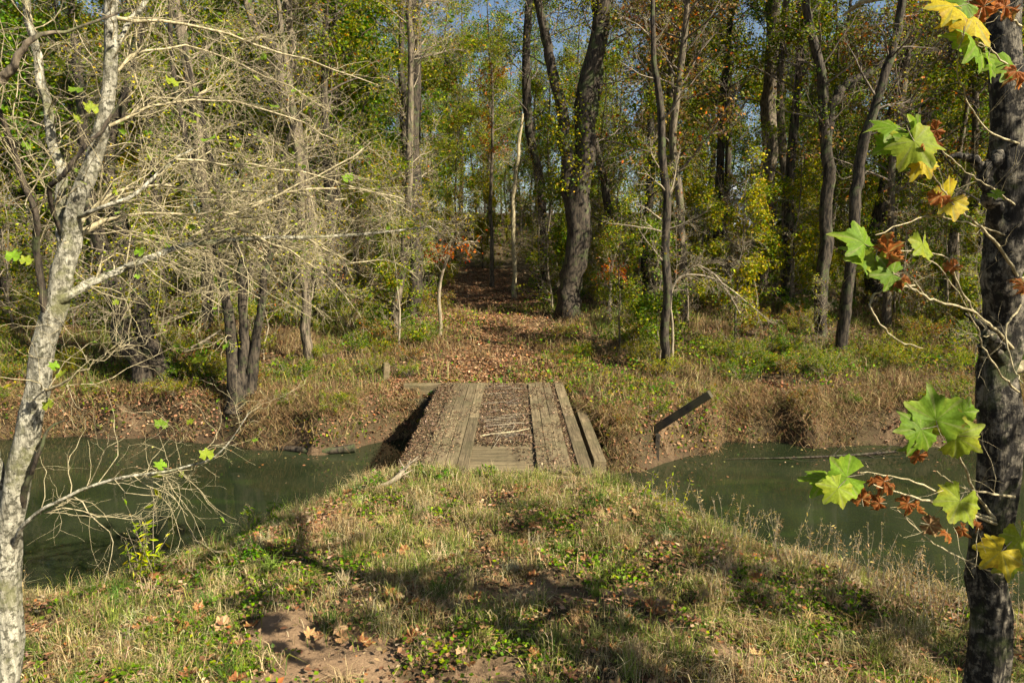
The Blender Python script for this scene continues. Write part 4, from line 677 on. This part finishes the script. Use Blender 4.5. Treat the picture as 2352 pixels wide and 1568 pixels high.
def rod(name, label, cat, group, p, r, mat, sides=6, forks=0, seed=0, rough=.08):
    rgk = np.random.default_rng(seed); p = np.array(p, float); q = resample(np.column_stack([p, np.asarray(r, float)]), 12); c = q[:, :3].mean(0).copy(); c[2] = q[:, 2].min()
    g = Geo(); tubes(g, q[:, :3]-c, q[:, 3], sides, 0, None, True, rough, True, seed)
    if forks:
        A, B = grow((q[:, :3]-c)[None], q[None, :, 3], forks, .25, .95, (25, 60), (.25*np.linalg.norm(p[-1]-p[0]), .5*np.linalg.norm(p[-1]-p[0])), 5, .6, .003, .05, .4, rgk); tubes(g, A, B, 4)
        A2, B2_ = grow(A, B, forks*2, .2, 1, (25, 60), (.1*np.linalg.norm(p[-1]-p[0]), .2*np.linalg.norm(p[-1]-p[0])), 4, .6, .002, 0, .4, rgk); tubes(g, A2, B2_, 3)
    o = link(name, g.mesh(name, mat, False), None, c); return tag(o, label, cat, group)
for i in range(70):
    L = rg.uniform(.25, 1.0); a = rg.uniform(-1.5, 1.5)*rg.choice([.35, 1]); cx = rg.uniform(-.5, .15); cy = rg.choice([rg.uniform(14.9, 17.2), rg.uniform(17, 21)]); dx, dy = math.cos(a)*L/2, math.sin(a)*L/2
    dx = min(dx, min(cx+.83, .48-cx)); z0 = rg.uniform(.02, .09)
    rod('stick', 'thin grey dead stick in the debris on the bridge deck', 'stick', 'sticks lying on the bridge', [(cx-dx, cy-dy, z0), (cx, cy+rg.normal()*.04, z0+.015), (cx+dx, cy+dy, z0+rg.normal()*.01)], rg.uniform(.004, .011)*np.array([1, .9, .5]), M['twig_dark'] if i % 3 == 0 else M['twig'], 5, 2 if i % 2 else 0, i)
rod('branch', 'long pale bleached branch lying across the middle of the bridge', 'branch', None, [(-.78, 15.35, .05), (-.3, 15.5, .075), (.1, 15.62, .09), (.42, 15.9, .08)], [.022, .02, .016, .008], M['twig_pale'], 7, 5, 901)
rod('branch', 'pale branch lying just beyond the long bleached one on the bridge', 'branch', None, [(-.7, 16.15, .05), (-.2, 16.3, .07), (.4, 16.5, .06)], [.018, .015, .008], M['twig'], 7, 4, 902)
# timbers
def timber(name, label, cat, a, b, w, h, mat, roll=0):
    a = np.array(a, float); b = np.array(b, float); L = np.linalg.norm(b-a); g = Geo(); box(g, 0, L, -w/2, w/2, -h/2, h/2, 0, .015, None, .006); o = link(name, g.mesh(name, mat, False), None, a)
    from mathutils import Vector
    o.rotation_euler = Vector(b-a).to_track_quat('X', 'Z').to_euler(); return tag(o, label, cat)
timber('leaning_timber', 'dark square timber jutting up from the far bank right of the bridge', 'timber', P(1497, 990, 18.5), P(1632, 904, 17.7), .21, .21, M['wood_dark'])
pz = P(1506, 1040, 18.3); timber('wooden_post', 'thin dark post standing in the water under the jutting timber', 'post', (pz[0], pz[1], WZ-.5), (pz[0]+.04, pz[1], pz[2]+.55), .13, .13, M['wood_dark'])
pz = P(884, 870, 22.3); zz = float(zf(pz[0], pz[1])); timber('wooden_post', 'squat weathered post among weeds left of the far bridge end', 'post', (pz[0], pz[1], zz-.2), (pz[0]+.06, pz[1]+.03, zz+.5), .26, .2, M['wood_y'])
pz = P(1490, 1150, 14.6); zz = float(zf(pz[0], pz[1])); timber('loose_board', 'pale loose board on the bank right of the near bridge end', 'board', (pz[0]-.5, pz[1]+.5, zz+.22), (pz[0]+.35, pz[1]-.35, float(zf(pz[0]+.35, pz[1]-.35))+.10), .5, .06, M['wood_y'])
pz = P(640, 1052, 19.2); rod('sunken_log', 'dark log half sunk at the far bank left of the bridge', 'log', None, [(-7.6, 19.9, WZ-.02), (-6.6, 19.5, WZ+.05), (-5.6, 19.2, WZ+.06), (-4.6, 19.3, WZ+.14)], [.05, .09, .11, .13], M['bark'], 9, 3, 911)
rod('sunken_branch', 'dark branch lying in the creek right of the bridge', 'branch', None, [P(1660, 1088, 18.6)*[1, 1, 0]+[0, 0, WZ+.03], P(1850, 1078, 18.7)*[1, 1, 0]+[0, 0, WZ+.05], P(2000, 1062, 19.0)*[1, 1, 0]+[0, 0, WZ+.06], P(2130, 1050, 19.4)*[1, 1, 0]+[0, 0, WZ+.1]], [.008, .022, .028, .012], M['bark'], 7, 12, 912, .2)
def onG(px, py, d, h): q = P(px, py, d); return (q[0], q[1], float(zf(q[0], q[1]))+h)
rod('driftwood', 'gnarled pale driftwood root at the near left corner of the bridge', 'driftwood', None, [onG(868, 1148, 12.1, .10), onG(905, 1128, 12.2, .22), onG(935, 1105, 12.4, .36), onG(962, 1088, 12.5, .50)], [.02, .045, .03, .01], M['twig'], 8, 10, 913, .3)
rod('fallen_branch', 'pale fallen branch on the grass left of the near bridge end', 'branch', None, [onG(740, 1158, 12.4, .05), onG(800, 1152, 12.3, .09), onG(870, 1155, 12.1, .08)], [.02, .028, .03], M['twig_pale'], 7, 2, 914)
rod('fallen_branch', 'bare dead branch propped on the left woodland floor', 'branch', None, [onG(415, 752, 24.5, .1), onG(460, 735, 24.7, .45), onG(505, 715, 25, .8)], [.05, .06, .03], M['twig'], 7, 3, 915)
rod('dead_stalk', 'stout dead stalk leaning over the water on the near left bank', 'stalk', None, [onG(525, 1245, 11.6, 0), onG(475, 1180, 11.9, .75), onG(428, 1128, 12.2, 1.35)], [.012, .010, .006], M['twig'], 5, 4, 916)
# loose fallen sycamore leaves, each one lying on the grass
fl = []
for i in range(6):
    gg = Geo(); syc_leaf(gg, rg, .105, ((.22, .085, .03), (.32, .14, .045), (.40, .25, .13), (.27, .105, .04), (.17, .08, .04), (.38, .21, .09))[i], (BRN, BRN, BRN, TAN, BRN, TAN)[i], .35, .25, 0, .12); fl.append(gg.mesh('fallen_leaf', M['litter']))
FLL = ['curled red brown fallen sycamore leaf', 'curled orange fallen sycamore leaf', 'pale tan fallen sycamore leaf', 'rusty fallen sycamore leaf', 'dark brown fallen sycamore leaf', 'light orange brown fallen sycamore leaf']
fx = [(690, 1355), (1030, 1285), (1090, 1390), (1735, 1320), (1785, 1385), (1500, 1410), (1740, 1495), (2040, 1545), (945, 1475), (985, 1325), (880, 1290), (1060, 1510), (1880, 1205), (1600, 1270), (620, 1260), (585, 1355), (1395, 1325), (930, 1270), (720, 1250), (1210, 1240), (1650, 1440), (1400, 1520), (1530, 1545), (660, 1300), (1870, 1400)]
for i in range(210):
    if i < len(fx): r_ = ray(*fx[i]); t = (0.05-CAM[2])/r_[2]; x, y = (CAM+r_*t)[:2]
    else: y = 5.8+6.7*rg.uniform()**1.3; x = rg.uniform(-.7*y, .7*y)
    z = float(zf(x, y))
    if z < WZ+.25 or (BX0 < x < BX1 and y > BY0): continue
    k = rg.integers(6); o = link('fallen_leaf', fl[k], None, (x, y, z+.05+.05*rg.uniform())); s = rg.uniform(.7, 1.35); o.scale = (s, s, s); o.rotation_euler = (rg.normal()*.35, rg.normal()*.35, rg.uniform(0, 6.28))
    tag(o, FLL[k]+' lying on the near bank', 'fallen leaf', 'fallen leaves on the near bank, '+FLL[k].replace(' fallen sycamore leaf', ''))
o = link('fallen_leaf', fl[2], None, onG(1178, 1506, 7.1, .05)); o.scale = (.55, .5, .5); tag(o, 'small whitish upturned leaf on the bare soil', 'fallen leaf'); o.rotation_euler = (.3, .2, 1)
# tall weeds
def weed(x, y, H, ns, pal, label, seed, leafn=10, leafs=.12, green=True, group=None, sprd=.18):
    rk = np.random.default_rng(seed); root = tag(empty('tall_weed', (x, y, float(zf(x, y)))), label, 'weed', group); az = rk.uniform(0, 6.28, ns); b = np.stack([np.cos(az)*.05, np.sin(az)*.05, np.full(ns, -.03)], 1); d = nrm(np.stack([np.cos(az)*sprd, np.sin(az)*sprd, np.ones(ns)], 1)); pts = [b]
    for k in range(6): pts.append(pts[-1]+d*H/6*rk.uniform(.8, 1.1, (ns, 1))); d = nrm(d+rk.normal(size=(ns, 3))*.08)
    S = np.stack(pts, 1); R = np.linspace(.006, .002, 7)[None]*np.ones((ns, 1)); g = Geo(); tubes(g, S, R, 5); A, B = grow(S, R, ns*6, .5, 1, (20, 55), (H*.08, H*.2), 4, .6, .0015, .1, .3, rk); tubes(g, A, B, 3); link('stem', g.mesh('stem', M['twig'], False), root)
    if leafn:
        gf = Geo(); pos = along(S, ns*leafn, rk, .15, 1, .01); leaves(gf, pos, rk.uniform(leafs*.5, leafs*1.2, len(pos)), pick(pal, len(pos), rk), rk, 0, .5, 0, .28)
        pos = along(A, ns*14, rk, .3, 1, .01); leaves(gf, pos, rk.uniform(.01, .025, len(pos)), pick(STRAW, len(pos), rk), rk, 0, 0, 0, .7); link('foliage', gf.mesh('foliage', M['leaf']), root)
def gxy(px, py, z=0):                  # where the sight line meets the bank
    r_ = ray(px, py); t = np.linspace(3, 30, 1400); q = CAM+r_*t[:, None]; k = int(np.argmax(q[:, 2] < np.maximum(zf(q[:, 0], q[:, 1]), WZ+.03))); x, y = q[k, :2]
    while float(zf(x, y)) < WZ+.12: y -= .1
    return x, y
YG = [(.30, .34, .04, 4), (.42, .36, .06, 2), (.2, .26, .04, 2)]
weed(*gxy(362, 1325), 1.5, 2, YG, 'tall yellow green weed by the water on the near left bank', 401, 12, .2)
weed(*gxy(318, 1335), .9, 8, YG, 'bushy pale green weed clump beside the tall yellow weed', 402, 14, .13, sprd=.3)
weed(*gxy(120, 1375), 1.0, 5, STRAW, 'dry brown weed with seed heads at the left water edge', 403, 5, .08, sprd=.45)
weed(*gxy(560, 1235), .6, 9, IVY, 'leafy bright green weed on the point left of the bridge', 404, 26, .12, sprd=.5)
weed(*gxy(610, 1215), .55, 8, IVY, 'dark green weed clump nearer the bridge on the left point', 405, 26, .12, sprd=.5)
for i, (px, py) in enumerate([(1640, 1235), (1680, 1260), (1720, 1250), (1760, 1275), (1800, 1290), (1850, 1300), (1890, 1310), (1940, 1330), (1975, 1335), (2010, 1350), (2050, 1370), (2080, 1390), (2130, 1400), (2170, 1420), (2110, 1410), (2200, 1440), (2330, 1450), (2340, 1400), (1700, 1280), (1830, 1320), (1920, 1350), (2030, 1390), (2150, 1440)]):
    weed(*gxy(px, py, -.9), rg.uniform(.5, 1.0), 6, STRAW, 'dry straw coloured weed standing on the near right bank', 410+i, 7, .07, group='dry weeds along the near right bank', sprd=.3)
for i, (px, py) in enumerate([(1470, 1150), (1530, 1190), (1560, 1180), (1445, 1100)]):
    weed(*gxy(px, py, -.6), .7, 4, YG, 'green leaved weed beside the right side of the near bridge end', 440+i, 9, .10, group='green weeds right of the near bridge end', sprd=.3)
for i, (px, py) in enumerate([(950, 1105), (1010, 1110), (860, 1120), (1120, 1105), (560, 1300), (480, 1340)]):
    weed(*gxy(px, py, -.1), .35, 9, IVY, 'low bright green leafy weed at the near edge of the bridge' if i < 4 else 'low bright green leafy weed on the near left bank', 450+i, 24, .10, group='green weeds at the near bridge end' if i < 4 else 'green weeds on the left bank', sprd=.5)

# ------------------------------------------------------------------ house far behind the trees
hx, hy = 28.5, 85.0; hz = float(zf(hx, hy)); house = tag(empty('house', (hx, hy, hz), .1), 'pale grey house glimpsed far behind the right woods', 'house')
def simple(name, c, rough=.7):
    m, nt = new_mat(name); tc = nd(nt, 'ShaderNodeTexCoord'); n = noise(nt, tc.outputs['Object'], 3, 4); finish(nt, mixc(nt, n, tuple(np.array(c)*.85), tuple(np.array(c)*1.08)), rough, .3); return m
M['wallp'] = simple('pale_siding', (.62, .64, .66)); M['roofp'] = simple('grey_roof', (.36, .38, .40)); M['glass'] = simple('window_glass', (.03, .035, .04), .1)
g = Geo(); box(g, -6, 6, -3.5, 3.5, -1.5, 2.7, 0, .02); link('wall', g.mesh('wall', M['wallp'], False), house)
g = Geo(); g.add([(-6.4, -4, 2.6), (6.4, -4, 2.6), (6.4, 0, 4.6), (-6.4, 0, 4.6), (-6.4, 4, 2.6), (6.4, 4, 2.6), (-6.4, -4, 2.75), (6.4, -4, 2.75), (6.4, 0, 4.8), (-6.4, 0, 4.8), (-6.4, 4, 2.75), (6.4, 4, 2.75)], [(6, 7, 8, 9), (9, 8, 11, 10), (0, 3, 2, 1), (3, 4, 5, 2), (0, 1, 7, 6), (4, 10, 11, 5), (0, 6, 9, 3), (3, 9, 10, 4), (1, 2, 8, 7), (2, 5, 11, 8)])
link('roof', g.mesh('roof', M['roofp'], False), house)
for x in (-4, -1, 3): g = Geo(); box(g, -.5, .5, -.06, .06, -.6, .6, 0, .01); wo = link('window', g.mesh('window', M['glass'], False), house, (x, -3.53, 1.4)); g2 = Geo(); box(g2, -.62, -.5, -.08, .08, -.72, .72, 0, .01); box(g2, .5, .62, -.08, .08, -.72, .72, 0, .01); box(g2, -.5, .5, -.08, .08, .6, .72, 0, .01); box(g2, -.5, .5, -.08, .08, -.72, -.6, 0, .01); link('frame', g2.mesh('frame', M['wallp'], False), wo)
